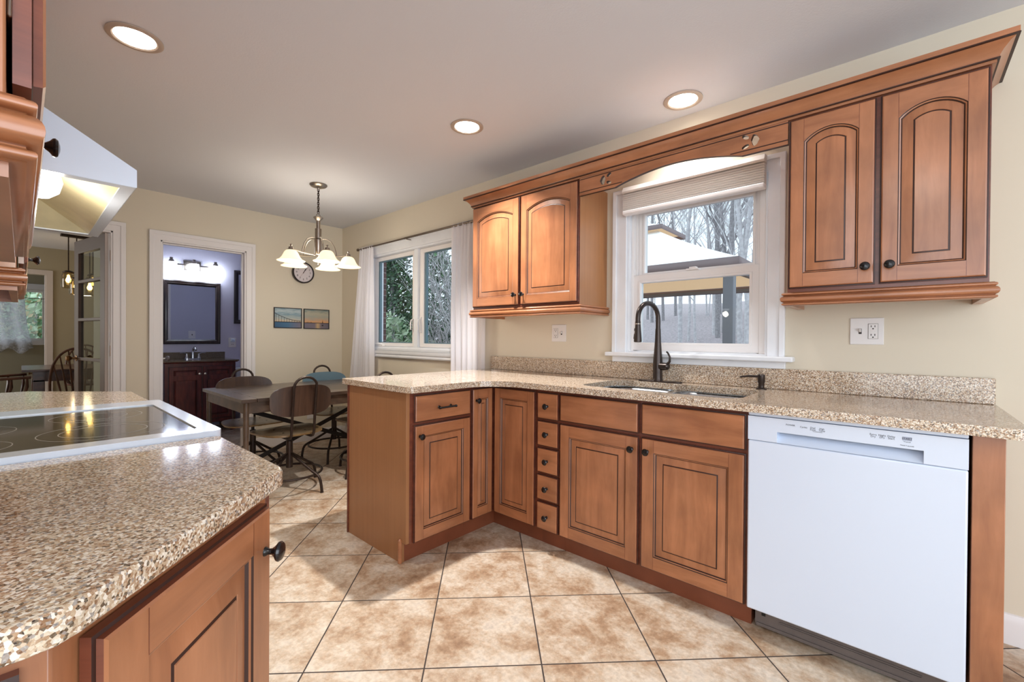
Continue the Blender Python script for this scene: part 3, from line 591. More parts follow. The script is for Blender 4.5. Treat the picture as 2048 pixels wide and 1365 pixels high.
snk = thing('sink_cabinet', 'wide sink base cabinet with two false drawer fronts over two raised-panel doors', 'cabinet', (4.05, -.3, 0), 'base cabinets under the quartz worktop')
mb = MB(); mb.box(3.5925, 4.506, YF+.001, YF+.02, .102, .880).box(3.5925, 3.61, YF+.02, -.02, .102, .880).box(4.488, 4.506, YF+.02, -.02, .102, .880).box(3.61, 4.488, YF+.02, -.02, .102, .12); mb.build('carcass', 'wood_veneer', snk)
MB().box(3.5925, 4.506, YF, YF+.001, .102, .880).build('face_frame', 'wood_dark', snk); MB().box(3.5925, 4.510, TK, -.02, 0, .102).build('toe_kick', 'toekick_wood', snk)
for u0, u1, kx in ((3.599, 4.047, 4.016), (4.060, 4.500, 4.092)):
    slab_front('drawer_front', FS(YF), u0, u1, .720, .863, snk)
    d = panel_door('door', FS(YF), u0, u1, .105, .706, snk, stile=.062, rail=.064); knob_at((kx, YF-.02, .645), (0, -1, 0), d)

ep = thing('end_panel', 'tall plain wooden end panel closing the worktop right of the dishwasher', 'panel', (5.155, -.3, 0))
mb = MB(); mb.box(5.122, 5.190, -.615, -.02, 0, .881); mb.build('board', 'wood_upright', ep, bev=.0015)

# ------------------------------------------------------------------ dishwasher
dwt = thing('dishwasher', 'white built-in dishwasher between sink cabinet and end panel', 'dishwasher', (4.81, -.3, 0))
MB().box(4.512, 5.112, -.56, -.03, .10, .875).build('body', 'plastic_black', dwt)
X0, X1 = 4.511, 5.113
mb = MB(); mb.box(X0, X1, -.632, -.562, .108, .7695); mb.build('door', 'appliance_white', dwt, bev=.006, seg=3)
mb = MB(); mb.ext([rect(X0, X1, .7715, .864), rect(4.610, 5.014, .7716, .8125)], FY, -.633, -.575)
mb.add([(4.610, -.633, .7716), (5.014, -.633, .7716), (5.014, -.578, .8125), (4.610, -.578, .8125)], [(0, 1, 2, 3)])
mb.add([(4.610, -.578, .8125), (5.014, -.578, .8125), (5.014, -.60, .8125), (4.610, -.60, .8125)], [(0, 1, 2, 3)])
cp = mb.build('control_panel', 'appliance_white', dwt, bev=.0015, smooth=False)
MB().box(X0, X1, -.629, -.575, .8655, .879).build('top_trim', 'appliance_white', dwt, bev=.003)
mb = MB()
def TX(x, z): return frame_M((x, -.6332, z), (1, 0, 0), (0, 0, 1), (0, -1, 0))
for tx, x, z, s in (('POWER', 4.653, .8445, .0085), ('Cycles', 4.694, .8425, .0085), ('Dual\nZone', 4.722, .8405, .0082), ('High\nTemp', 4.749, .8405, .0082), ('Extra\nDry', 4.890, .8425, .0085), ('Night\nDry', 4.913, .8425, .0085), ('Delay\nStart', 4.936, .8425, .0085), ('*Control Lock', 4.736, .8315, .005), ('*Cancel', 4.9745, .8345, .0055), ('*Hold 3 seconds', 4.9745, .822, .005)):
    mb = MB(); text_mb(mb, tx, s, TX(x, z), depth=.0003); mb.build('lettering', 'lettering_grey', cp, smooth=False)
MB().box(4.963, 4.986, -.6336, -.6328, .8385, .8505).build('start_button', 'badge_grey', cp, bev=.0003)
mb = MB(); text_mb(mb, 'START', .0085, frame_M((4.9745, -.6337, .8445), (1, 0, 0), (0, 0, 1), (0, -1, 0)), depth=.0003); mb.build('lettering', 'lettering_grey', cp, smooth=False)
mb = MB(); mb.box(4.525, 5.105, -.553, -.535, .012, .100); mb.ext([rrect(4.61, 5.02, .046, .056, .0049, 4), rrect(4.613, 5.017, .049, .053, .0019, 4)], FY, -.556, -.552); mb.box(4.53, 5.10, -.558, -.553, .012, .024); tp = mb.build('toe_panel', 'toe_panel', dwt, bev=.003)
mb = MB(); mb.box(4.548, 4.562, -.5545, -.553, .055, .092); mb.build('slot', 'plastic_black', tp); MB().lathe([(.005, 0), (.005, .003), (.003, .0045), (0, .0045)], (4.555, -.5545, .083), (0, -1, 0), 12).build('screw', 'chrome', tp)
for x in (4.53, 5.10): MB().box(x-.012, x+.012, -.50, -.47, 0, .10).build('leveling_foot', 'plastic_black', dwt)

# ------------------------------------------------------------------ quartz worktop with sink cut-out, upstand
def arc(cx, cy, r, a0, a1, n=10): return [(cx+r*math.cos(math.radians(a0+(a1-a0)*i/n)), cy+r*math.sin(math.radians(a0+(a1-a0)*i/n))) for i in range(n+1)]
ct = thing('worktop', 'L-shaped speckled quartz worktop over the sink run and peninsula', 'worktop', (3.8, -.4, .88), 'speckled quartz worktops')
out = [(2.470, -.001), (2.470, -1.245)] + arc(2.482, -1.250, .012, 180, 270, 4) + arc(3.118, -1.226, .036, 270, 360, 6)[0:] + arc(3.154+.22, -.668-.22, .22, 180, 90, 14) + arc(5.205, -.640, .028, 270, 360, 5) + [(5.233, -.001)]
SX0, SX1, SY0, SY1 = 3.672, 4.455, -.565, -.135
hole = rrect(SX0, SX1, SY0, SY1, .085, 8)
mb = MB(); mb.ext([out, hole], FZ, .882, .914); mb.build('slab', 'quartz', ct, bev=.006, seg=3, smooth=True)
bs = MB().box(2.490, 5.230, -.021, -.001, .9145, 1.016).build('backsplash', 'quartz', bev=.003)
tag(bs, 'low speckled quartz upstand along the wall behind the sink', 'backsplash')

# ------------------------------------------------------------------ undermount double sink, tap, soap pump
sk = thing('sink', 'stainless double-bowl sink set under the quartz worktop below the window', 'sink', (4.06, -.35, .70))
def basin(x0, x1, y0, y1, ztop, zbot, r):
    mb = MB(); n = 6; lv = [(0, ztop, r), (.004, ztop-.02, r), (.012, zbot+.04, r*.9), (.03, zbot+.008, r*.7), (.06, zbot, r*.5)]
    P = [rrect(x0+d, x1-d, y0+d, y1-d, max(rr, .02), n) for d, z, rr in lv]; k = len(P[0])
    V = [(p[0], p[1], lv[i][1]) for i, L_ in enumerate(P) for p in L_]
    mb.add(V, [(i*k+j, i*k+(j+1) % k, (i+1)*k+(j+1) % k, (i+1)*k+j) for i in range(len(P)-1) for j in range(k)] + [tuple((len(P)-1)*k+j for j in range(k))])
    return mb
for x0, x1 in ((SX0-.004, 4.045), (4.072, SX1+.004)):
    o = basin(x0, x1, SY0-.004, SY1+.004, .8755, .70, .08).build('basin', 'steel', sk, ang=60, solid=.002, recalc=False)
    MB().lathe([(.045, 0), (.045, .002), (.038, .004), (.02, .001), (0, .001)], ((x0+x1)/2, -.33, .7012), (0, 0, 1), 20).build('drain', 'chrome', o)
mb = MB(); mb.ext([rect(SX0-.03, SX1+.03, SY0-.03, SY1+.03), rrect(SX0-.004, 4.045, SY0-.004, SY1+.004, .08, 6), rrect(4.072, SX1+.004, SY0-.004, SY1+.004, .08, 6)], FZ, .8745, .8815); mb.build('rim', 'steel', sk)

fa = thing('faucet', 'tall dark bronze gooseneck pull-down faucet behind the sink', 'faucet', (3.905, -.085, .914))
mb = MB(); mb.ext([rrect(3.79, 4.045, -.112, -.058, .026, 6)], FZ, .9143, .922); mb.build('base_plate', 'bronze', fa, bev=.003)
bx, by = 3.905, -.085
mb = MB(); mb.lathe([(.030, .922), (.028, .928), (.0265, .94), (.0262, .97), (.026, 1.03), (.024, 1.06), (.021, 1.10), (.0175, 1.15), (.0150, 1.22)], (bx, by, 0), (0, 0, 1), 24); mb.build('body', 'bronze', fa)
dirv = Vector((-.235, -.97, 0)).normalized(); sp = [Vector((bx, by, 1.20)), Vector((bx, by, 1.265))]; rr = .088
for i in range(15):
    a = PI*i/14; sp.append(Vector((bx, by, 1.275)) + dirv*(rr-rr*math.cos(a)) + Vector((0, 0, rr*math.sin(a))))
e = Vector((bx, by, 0)) + dirv*(2*rr); sp.append(Vector((e.x, e.y, 1.255)))
MB().tube(sp, .0135, 14).build('spout', 'bronze', fa)
mb = MB(); mb.lathe([(.0135, 1.262), (.0150, 1.255), (.0152, 1.238), (.018, 1.20), (.0215, 1.155), (.0215, 1.145), (.017, 1.142)], (e.x, e.y, 0), (0, 0, 1), 20); hd = mb.build('spray_head', 'bronze', fa)
MB().lathe([(.0152, 1.247), (.0158, 1.246), (.0158, 1.242), (.0152, 1.241)], (e.x, e.y, 0), (0, 0, 1), 20).build('ring', 'nickel', hd)
mb = MB(); q = Vector((e.x, e.y, 0)) + Vector((-.97, -.24, 0))*.019; mb.bar((q.x, q.y, 1.16), (q.x+.004, q.y, 1.19), .012, .008, (1, 0, 0)).bar((q.x+.004, q.y, 1.205), (q.x+.006, q.y, 1.22), .012, .008, (1, 0, 0)); mb.build('button', 'knob_black', hd, bev=.002)
mb = MB(); mb.lathe([(.022, .018), (.021, .05), (.019, .066), (.012, .072), (0, .072)], (bx, by, 1.005), (.93, -.2, .02), 18); hn = mb.build('handle', 'bronze', fa)
MB().tube([(bx+.062, by-.012, 1.02), (bx+.076, by-.016, 1.035), (bx+.078, by-.018, 1.06), (bx+.066, by-.018, 1.083), (bx+.058, by-.018, 1.09)], [.009, .007, .0055, .005, .0045], 10).build('lever', 'bronze', hn)
so = thing('soap_dispenser', 'small dark bronze soap pump on the worktop right of the sink', 'soap dispenser', (4.435, -.075, .914))
MB().lathe([(.024, .9143), (.024, .918), (.014, .923), (.0135, .945), (.016, .95), (.0165, .985), (.012, .989), (0, .989)], (4.435, -.075, 0), (0, 0, 1), 20).build('pump', 'bronze', so)
MB().tube([(4.43, -.08, .977), (4.385, -.11, .979), (4.352, -.132, .974)], [.006, .0055, .004], 8).build('spout', 'bronze', so)

# ------------------------------------------------------------------ wall plates
def receptacle(t, cx, zc, gfci):
    mb = MB(); mb.box(cx-.0165, cx+.0165, -.0078, -.005, zc-.033, zc+.033); o = mb.build('receptacle', 'plate_white', t, bev=.001)
    for s in (1, -1):
        z = zc + s*.019
        for dx in (-.0065, .0065): MB().box(cx+dx-.0014, cx+dx+.0014, -.0083, -.0074, z-.001, z+.007).build('slot', 'slot_black', o)
        MB().lathe([(.0030, 0), (.0030, .0009)], (cx, -.0074, z-.0075), (0, -1, 0), 10).build('ground_hole', 'slot_black', o)
    mb = MB(); mb.ext([rect(cx-.0175, cx+.0175, zc-.034, zc+.034), rect(cx-.0166, cx+.0166, zc-.0331, zc+.0331)], FY, -.0064, -.005); mb.build('seam', 'slot_black', o, smooth=False)
    if gfci:
        for s in (1, -1): MB().box(cx-.0075, cx+.0075, -.0092, -.0076, zc+s*.004-.0028, zc+s*.004+.0028).build('test_button', 'plate_white', o, bev=.0006)
def toggle(t, cx, zc):
    MB().box(cx-.0055, cx+.0055, -.0062, -.0048, zc-.012, zc+.012).build('switch_slot', 'slot_black', t)
    mb = MB(); mb.bar((cx, -.004, zc), (cx, -.017, zc+.009), .008, .011, (0, 0, 1)); mb.build('toggle', 'plate_white', t, bev=.001)
def plate(x0, x1, z0, z1, label):
    t = thing('wall_plate', label, 'outlet', ((x0+x1)/2, 0, z0), 'electrical plates above the backsplash')
    MB().box(x0, x1, -.0055, 0, z0, z1).build('plate', 'plate_white', t, bev=.0025, seg=3); return t
p = plate(3.085, 3.207, 1.138, 1.258, 'white double wall plate with outlet and switch under the left wall cabinet'); receptacle(p, 3.120, 1.198, False); toggle(p, 3.170, 1.198)
p = plate(4.778, 4.897, 1.142, 1.262, 'white double wall plate with switch and test-button outlet under the right wall cabinet'); toggle(p, 4.815, 1.202); receptacle(p, 4.860, 1.202, True)
ol = thing('outlet', 'small white outlet low on the clock wall behind the dining table', 'outlet', (0, -.371, .26)); MB().box(0, .006, -.406, -.336, .24, .355).build('plate', 'plate_white', ol, bev=.002)

# ------------------------------------------------------------------ raised blind over the sink window
bl = thing('window_blind', 'off-white pleated blind pulled up at the top of the sink window', 'blind', (4.05, -.02, 1.93))
BX0, BX1 = 3.668, 4.441
mb = MB(); mb.ext([[(-.029, 2.047), (-.084, 2.047), (-.088, 2.056), (-.072, 2.086), (-.029, 2.090)]], lambda u, v, t: (t, u, v), BX0, BX1); mb.build('head_rail', 'blind_white', bl, bev=.002)
mb = MB()
for i in range(8): z = 1.945+.0126*i; mb.add([(x, y, zz) for x in (BX0+.002, BX1-.002) for y, zz in ((-.066, z), (-.080, z+.0063), (-.066, z+.0122), (-.032, z+.0122), (-.032, z))], [(0, 1, 6, 5), (1, 2, 7, 6), (2, 3, 8, 7), (3, 4, 9, 8), (4, 0, 5, 9), (0, 4, 3, 2, 1), (5, 6, 7, 8, 9)])
mb.build('pleats', 'blind_white', bl, smooth=False)
MB().box(BX0, BX1, -.084, -.031, 1.917, 1.943).build('bottom_rail', 'blind_bottom', bl, bev=.008, seg=3)

# ------------------------------------------------------------------ foreground: range run
nc = thing('worktop', 'speckled quartz worktop in the foreground with a clipped corner, beside the range', 'worktop', (4.1, -2.5, .88), 'speckled quartz worktops')
mb = MB(); mb.ext([[(3.703, -2.849), (4.405, -2.849)] + [(4.412, -2.53), (4.409, -2.512), (4.398, -2.496)] + [(4.122, -2.222), (4.108, -2.210), (4.088, -2.205)] + [(3.712, -2.205), (3.703, -2.214)]], FZ, .882, .914)
mb.build('slab', 'quartz', nc, bev=.009, seg=4)
fc = thing('worktop', 'far speckled quartz worktop on the other side of the range, partly behind it', 'worktop', (2.5, -2.5, .88), 'speckled quartz worktops')
mb = MB(); mb.ext([[(2.938, -2.849), (2.938, -2.205), (2.43, -2.205), (2.12, -2.51), (2.12, -2.849)]], FZ, .882, .914); mb.build('slab', 'quartz', fc, bev=.009, seg=4)
nb = thing('base_cabinet', 'foreground angled base cabinet with a raised-panel door, under the clipped quartz corner', 'cabinet', (4.1, -2.6, 0), 'base cabinets by the range')
pA, pB = Vector((4.104, -2.238)), Vector((4.384, -2.512))
mb = MB(); mb.ext([[(3.71, -2.848), (4.384, -2.848), (4.384, -2.516), (4.104, -2.238), (3.71, -2.238)]], FZ, .102, .880); mb.build('carcass', 'wood_upright', nb, bev=.002)
mb = MB(); mb.ext([[(3.71, -2.848), (4.33, -2.848), (4.33, -2.54), (4.08, -2.30), (3.71, -2.30)]], FZ, 0, .102); mb.build('toe_kick', 'toekick_wood', nb)
dgn = Vector((pB.y-pA.y, -(pB.x-pA.x), 0)).normalized()*-1      # outward normal of the angled face
Ud = Vector((-dgn.y, dgn.x, 0)); org = Vector((pA.x, pA.y, 0)) + dgn*.001
L = (pB-pA).length; su = 1 if Ud.dot(Vector((pB.x-pA.x, pB.y-pA.y, 0))) > 0 else -1
fr = (org, tuple(Ud), (0, 0, 1), tuple(dgn))
u0, u1 = sorted((su*.020, su*(L-.022)))
dd = panel_door('door', fr, u0, u1, .110, .864, nb, stile=.062, rail=.062)
kp = org + Ud*su*.045 + dgn*.02 + Vector((0, 0, .790)); knob_at(kp, dgn, dd)
slab_front('drawer', FPY(-2.238), -4.075, -3.72, .716, .863, nb)
panel_door('door', FPY(-2.238), -4.075, -3.72, .110, .702, nb, stile=.055)
panel_door('end_door', FPX(4.384), -2.83, -2.535, .110, .864, nb, stile=.055)
fb = thing('base_cabinet', 'far base cabinet hidden below the quartz beyond the range', 'cabinet', (2.5, -2.6, 0), 'base cabinets by the range')
mb = MB(); mb.ext([[(2.15, -2.848), (2.93, -2.848), (2.93, -2.238), (2.44, -2.238), (2.15, -2.52)]], FZ, .0, .880); mb.build('carcass', 'wood_upright', fb, bev=.002)
panel_door('door', FPY(-2.238), -2.92, -2.46, .110, .864, fb)

# range with a black glass hob
rg = thing('range', 'white electric range with black glass cooktop between the two quartz worktops', 'range', (3.32, -2.5, 0))
MB().box(2.945, 3.697, -2.848, -2.215, .02, .905).build('body', 'enamel_white', rg, bev=.006)
mb = MB(); mb.ext([rrect(2.941, 3.701, -2.848, -2.197, .022, 6), rrect(3.06, 3.645, -2.79, -2.236, .022, 6)], FZ, .903, .927); mb.build('cooktop_frame', 'enamel_white', rg, bev=.007, seg=3)
mb = MB(); mb.ext([rrect(3.058, 3.647, -2.792, -2.234, .022, 6)], FZ, .915, .9235); g = mb.build('cooktop_glass', 'cooktop_glass', rg)
def ring(cx, cy, r):
    mb = MB(); c = [(cx+r*math.cos(2*PI*i/48), cy+r*math.sin(2*PI*i/48)) for i in range(48)]; c2 = [(cx+(r-.0018)*math.cos(2*PI*i/48), cy+(r-.0018)*math.sin(2*PI*i/48)) for i in range(48)]
    mb.ext([c, c2], FZ, .9233, .9238); mb.build('burner_ring', 'ring_line', g, smooth=False)
for cx, cy, r in ((3.49, -2.395, .118), (3.49, -2.395, .082), (3.215, -2.385, .100), (3.215, -2.385, .066), (3.31, -2.64, .100), (3.535, -2.63, .085), (3.20, -2.66, .08)): ring(cx, cy, r)
MB().box(3.0, 3.64, -2.205, -2.198, .20, .70).build('oven_door', 'enamel_white', rg, bev=.004)
MB().tube([(3.02, -2.198, .80), (3.02, -2.165, .80), (3.62, -2.165, .80), (3.62, -2.198, .80)], .012, 10).build('handle', 'enamel_white', rg)

# hood
hd = thing('range_hood', 'white range hood with a lit globe bulb, mounted over the cooktop', 'range hood', (3.32, -2.6, 1.49))
sideP = [(-2.849, 1.492), (-2.362, 1.490), (-2.362, 1.528), (-2.535, 1.632), (-2.849, 1.68)]
mb = MB()
for x0, x1 in ((2.945, 2.948), (3.682, 3.685)): mb.ext([sideP], FX, x0, x1)
mb.add([(2.945, -2.362, 1.490), (3.685, -2.362, 1.490), (3.685, -2.362, 1.528), (2.945, -2.362, 1.528), (2.945, -2.535, 1.632), (3.685, -2.535, 1.632), (2.945, -2.849, 1.68), (3.685, -2.849, 1.68)], [(0, 1, 2, 3), (3, 2, 5, 4), (4, 5, 7, 6)])
mb.box(2.945, 3.685, -2.849, -2.846, 1.492, 1.68); mb.build('shell', 'enamel_white', hd, smooth=False, solid=.002)
mb = MB(); mb.ext([rect(2.946, 3.684, -2.848, -2.363), rect(2.972, 3.658, -2.82, -2.387)], FZ, 1.489, 1.493); mb.build('rim', 'enamel_white', hd)
mb = MB(); a = [(2.972, -2.82), (3.658, -2.82), (3.658, -2.387), (2.972, -2.387)]; b = [(3.06, -2.80), (3.57, -2.80), (3.57, -2.53), (3.06, -2.53)]
mb.add([(*p, 1.4925) for p in a] + [(*p, 1.585) for p in b], [(0, 1, 5, 4), (1, 2, 6, 5), (2, 3, 7, 6), (3, 0, 4, 7), (4, 5, 6, 7)]); mb.build('inner_pan', 'hood_inside', hd, smooth=False, recalc=False)
MB().box(3.10, 3.40, -2.78, -2.55, 1.578, 1.584).build('grease_filter', 'filter_metal', hd)
MB().lathe([(.012, .075), (.016, .05), (.034, .025), (.040, 0), (.034, -.024), (.018, -.038), (0, -.041)], (3.50, -2.508, 1.512), (0, 0, 1), 24).build('bulb', 'hood_bulb', hd)
lamp('hood_light', 'POINT', (3.50, -2.50, 1.44), 3, (1, .93, .80), .03)

# upper cabinets on the range wall
def range_upper(x0, x1, near, label, kx, kz):
    t = thing('wall_cabinet', label, 'cabinet', ((x0+x1)/2, -2.7, 1.36), 'wall cabinets either side of the range hood')
    mb = MB(); mb.box(x0, x1, -2.849, -2.5425, 1.362, 2.2); mb.build('carcass', 'wood_upright', t, bev=.002)
    d = panel_door('door', FPY(-2.5390), -x1+.006, -x0-.02, 1.380, 2.19, t, t=.0205, rise=.042)
    knob_at((kx, -2.5185, kz), (0, 1, 0), d)
    for z in ((1.448, 2.05) if near else ()): MB().box(x1-.045, x1-.002, -2.5423, -2.5392, z-.012, z+.012).build('hinge', 'nickel', t, bev=.002)
    mb = MB(); mb.sweep([(x0-.002, -2.849), (x0-.002, -2.541), (x1+.002, -2.541), (x1+.002, -2.849)], RAIL_PROF, z0=1.308, side=-1)
    mb.box(x0-.002, x0+.016, -2.849, -2.541, 1.295, 1.3625).box(x1-.016, x1+.002, -2.849, -2.541, 1.295, 1.3625).box(x0+.016, x1-.016, -2.559, -2.541, 1.295, 1.3625)
    mb.build('light_rail', 'wood_level', t, ang=70); return t
range_upper(3.72, 4.388, True, 'wall cabinet at the upper left edge, closest to the camera, in front of the hood', 3.845, 1.490)
range_upper(2.20, 2.935, False, 'far wall cabinet just beyond the range hood, lit from the hood', 2.66, 1.425)

# ------------------------------------------------------------------ dining table and swivel chairs
tb = thing('dining_table', 'weathered dark plank dining table with slim legs and crossed metal braces', 'table', (1.11, -.75, 0))
TX0, TX1, TY0, TY1, TZ = .63, 1.60, -1.530, .0-.10, .725
TY1 = -.13
mb = MB(); nb_ = 6; wb = (TX1-TX0)/nb_
for i in range(nb_): mb.box(TX0+i*wb+.001, TX0+(i+1)*wb-.001, TY0+.10, TY1-.10, TZ-.026, TZ)
for y0, y1 in ((TY0, TY0+.098), (TY1-.098, TY1)): mb.box(TX0+.001, TX1-.001, y0, y1, TZ-.026, TZ)
mb.build('tabletop', 'table_wood', tb, bev=.0025)
mb = MB(); i = .026
mb.box(TX0+i, TX1-i, TY0+i, TY0+i+.022, TZ-.105, TZ-.026).box(TX0+i, TX1-i, TY1-i-.022, TY1-i, TZ-.105, TZ-.026).box(TX0+i, TX0+i+.022, TY0+i, TY1-i, TZ-.105, TZ-.026).box(TX1-i-.022, TX1-i, TY0+i, TY1-i, TZ-.105, TZ-.026); mb.build('apron', 'table_frame_wood', tb, bev=.002)
for x in (TX0+.036, TX1-.036):
    for y in (TY0+.038, TY1-.038):
        mb = MB(); mb.tube([(x, y, 0), (x, y, .02), (x, y, .60), (x, y, TZ-.026)], [.014, .016, .0185, .019], 12); mb.build('leg', 'table_frame_wood', tb)
mb = MB(); xm = (TX0+TX1)/2
mb.bar((xm-.012, TY0+.09, TZ-.11), (xm-.012, TY1-.09, .12), .034, .010, (1, 0, 0)).bar((xm+.012, TY0+.09, .12), (xm+.012, TY1-.09, TZ-.11), .034, .010, (1, 0, 0)); mb.build('cross_brace', 'iron_black', tb, bev=.002)
for y in (TY0+.085, TY1-.085): MB().box(TX0+.06, TX1-.06, y-.012, y+.012, .105, .135).build('stretcher', 'table_frame_wood', tb, bev=.002)

def make_chair(label):
    t = thing('swivel_chair', label, 'chair', (0, 0, 0), 'industrial swivel chairs around the dining table')
    P = lambda: MB()
    MB().tube([(0, 0, .165), (0, 0, .37)], .0235, 16).build('post', 'iron_brown', t, bev=.002)
    MB().tube([(0, 0, .36), (0, 0, .418)], .0125, 12).build('screw', 'iron_black', t)
    for k in range(4):
        a = math.radians(24.7) + k*PI/2; c, s = math.cos(a), math.sin(a)
        MB().tube([(c*r, s*r, z) for r, z in ((.018, .268), (.06, .243), (.12, .205), (.20, .155), (.245, .130), (.266, .112), (.278, .085), (.285, .05), (.290, .012), (.290, .0))], [.0105]*8+[.0105, .0135], 10).build('leg', 'iron_brown', t)
    MB().tube([(.228*math.cos(2*PI*i/40), .228*math.sin(2*PI*i/40), .128) for i in range(40)], .0085, 8, closed=True).build('foot_ring', 'iron_brown', t)
    # seat: rounded plywood, wider at the front, slightly dished
    def panel(half_u, half_v, n, power, fn, th, name, mt):
        K, R = 44, 6; V = []; Fc = []
        for side in (1, -1):
            for r in range(R+1):
                s = r/R
                for k in range(K):
                    a = 2*PI*k/K; ca, sa = math.cos(a), math.sin(a); q = (abs(ca)**power+abs(sa)**power)**(-1/power)
                    V.append(fn(half_u*ca*q*s, half_v*sa*q*s, side*th/2))
        o2 = (R+1)*K
        for r in range(R):
            for k in range(K):
                a_, b_ = r*K+k, r*K+(k+1) % K; Fc.append((a_, b_, b_+K, a_+K)); Fc.append((o2+a_+K, o2+b_+K, o2+b_, o2+a_))
        for k in range(K): Fc.append((R*K+k, R*K+(k+1) % K, o2+R*K+(k+1) % K, o2+R*K+k))
        mb = MB(); mb.add(V, Fc); bm_o = mb.build(name, mt, t, ang=50); return bm_o
    st = panel(.205, .225, 0, 3.6, lambda u, v, w: (u+.01, v*(1+.12*u/.2), .446 + w - .014*math.exp(-((u+.05)**2+v*v)/.02) - .06*max(0, u-.13)*1.2), .012, 'seat', 'plywood_seat')
    mb = MB()
    for x, y in ((-.08, .08), (-.08, -.08), (.08, .08), (.08, -.08)): mb.lathe([(.008, 0), (.006, .002), (0, .0025)], (x, y, .4495), (0, 0, 1), 10)
    mb.build('screws', 'iron_black', st)
    mb = MB(); mb.bar((-.17, 0, .428), (.17, 0, .428), .03, .008).bar((0, -.16, .428), (0, .16, .428), .03, .008).lathe([(.045, .415), (.045, .424), (.0, .424)], (0, 0, 0), (0, 0, 1), 16); mb.build('seat_frame', 'iron_black', t, bev=.002)
    pts = []
    prof = [(-.02, .420), (-.12, .418), (-.17, .418), (-.20, .426), (-.216, .448), (-.222, .50), (-.232, .60), (-.250, .74), (-.258, .80)]
    A = [(x, .082, z) for x, z in prof]; tp = [(-.262 - .004*math.sin(PI*i/10), .082*math.cos(PI*i/10), .80+.068*math.sin(PI*i/10)) for i in range(1, 10)]
    MB().tube(A + tp + [(x, -y, z) for x, y, z in reversed(A)], .0095, 10).build('back_frame', 'iron_brown', t)
    panel(.222, .112, 0, 3.2, lambda u, v, w: (-.222 - .06*v + w + .55*u*u, u, .695+v), .011, 'backrest', 'plywood_back')
    mb = MB()
    for y in (.06, -.06): mb.bar((.10*1, y*2.2, .43), (-.17, y*1.4, .425), .006, .010)
    mb.build('swivel_strap', 'iron_black', t)
    return t
cB = make_chair('dark plywood swivel chair seen from behind at the near long side of the table')
cA = dup(cB, (.86, -1.225, 0), 0.0, 'dark plywood swivel chair on the far side of the table, before the bathroom doorway')
cC = dup(cB, (.83, -.50, -.0), 0.0, 'swivel chair with a blue-painted back, beside the left curtain'); 
for ch in cC.children:
    if ch.name.startswith('leg'): ch.rotation_euler.z = .5
    if ch.name.startswith('backrest'):
        ch.data = ch.data.copy(); ch.data.materials[0] = M['blue_chair']; ch['label'] = 'blue-painted backrest'
cD = dup(cB, (1.46, -.50, 0), PI, 'swivel chair mostly hidden behind the peninsula end panel')
cB.location = (1.48, -1.17, 0); cB.rotation_euler.z = PI+.04

# ------------------------------------------------------------------ chandelier
ch = thing('chandelier', 'five-light brushed nickel chandelier with amber glass bell shades over the dining table', 'chandelier', (1.279, -.866, 2.44))
cx, cy = 1.279, -.866
MB().lathe([(.068, 2.439), (.070, 2.434), (.062, 2.424), (.035, 2.414), (.012, 2.410), (.010, 2.400)], (cx, cy, 0), (0, 0, 1), 28).build('canopy', 'nickel', ch)
mb = MB()
for i in range(11):
    z = 2.393 - i*.0185; r = .011
    mb.tube([((cx + r*.7*math.cos(a) if i % 2 else cx), (cy + r*.7*math.cos(a) if not i % 2 else cy), z + 1.35*r*math.sin(a)) for a in [2*PI*k/14 for k in range(14)]], .0028, 6, closed=True)
mb.build('chain', 'iron_brown', ch)
zt = 2.172
mb = MB(); mb.tube([(cx, cy + .016*math.cos(a), zt+.006+.016*math.sin(a)) for a in [2*PI*k/16 for k in range(16)]], .003, 6, closed=True)
mb.lathe([(.0, zt-.004), (.036, zt-.004), (.040, zt-.010), (.030, zt-.024), (.017, zt-.036), (.016, zt-.10), (.026, zt-.104), (.026, zt-.185), (.017, zt-.188), (.017, zt-.19), (.031, zt-.195), (.031, zt-.305), (.026, zt-.318), (.010, zt-.325), (.007, zt-.352), (.013, zt-.357), (.013, zt-.368), (.006, zt-.376), (.010, zt-.392), (.006, zt-.402), (0, zt-.405)], (cx, cy, 0), (0, 0, 1), 24)
mb.build('stem', 'nickel', ch)
RT = Vector((.412, .911, 0)); TC = Vector((.911, -.412, 0)); za = zt-.318
for k in range(5):
    a = math.radians(72*k + 2); d = RT*math.cos(a) + TC*math.sin(a); q = lambda r, z: Vector((cx, cy, 0)) + d*r + Vector((0, 0, z))
    mb = MB(); mb.tube([q(.028, za-.01), q(.14, za-.006), q(.225, za+.008)], .0045, 8)
    mb.tube([q(.022, za+.130), q(.06, za+.135), q(.10, za+.115), q(.128, za+.07), q(.142, za+.02), q(.144, za-.006)], .0042, 8)
    c0 = q(.238, 0); mb.lathe([(.0, za+.048), (.007, za+.044), (.009, za+.036), (.005, za+.028), (.010, za+.024), (.018, za+.020), (.020, za+.004), (.026, za+.002), (.028, za-.006), (0, za-.006)], (c0.x, c0.y, 0), (0, 0, 1), 16)
    arm = mb.build('arm', 'nickel', ch)
    prof = [(.024, -.004), (.036, -.009), (.048, -.022), (.057, -.042), (.067, -.062), (.082, -.079), (.103, -.090)]
    mb = MB(); mb.lathe([(r, za+z) for r, z in prof], (c0.x, c0.y, 0), (0, 0, 1), 32, closed=False); sh = mb.build('shade', 'alabaster', arm, solid=.004, ang=60)
    MB().lathe([(.0, za-.022), (.018, za-.028), (.030, za-.045), (.033, za-.060), (.026, za-.078), (0, za-.086)], (c0.x, c0.y, 0), (0, 0, 1), 20).build('bulb', 'bulb_cool', arm)
lamp('chandelier_light', 'POINT', (cx, cy, za-.19), 17, (1, .90, .76), .16)
lamp('chandelier_uplight', 'POINT', (cx, cy, za+.12), 2.0, (1, .88, .70), .14)

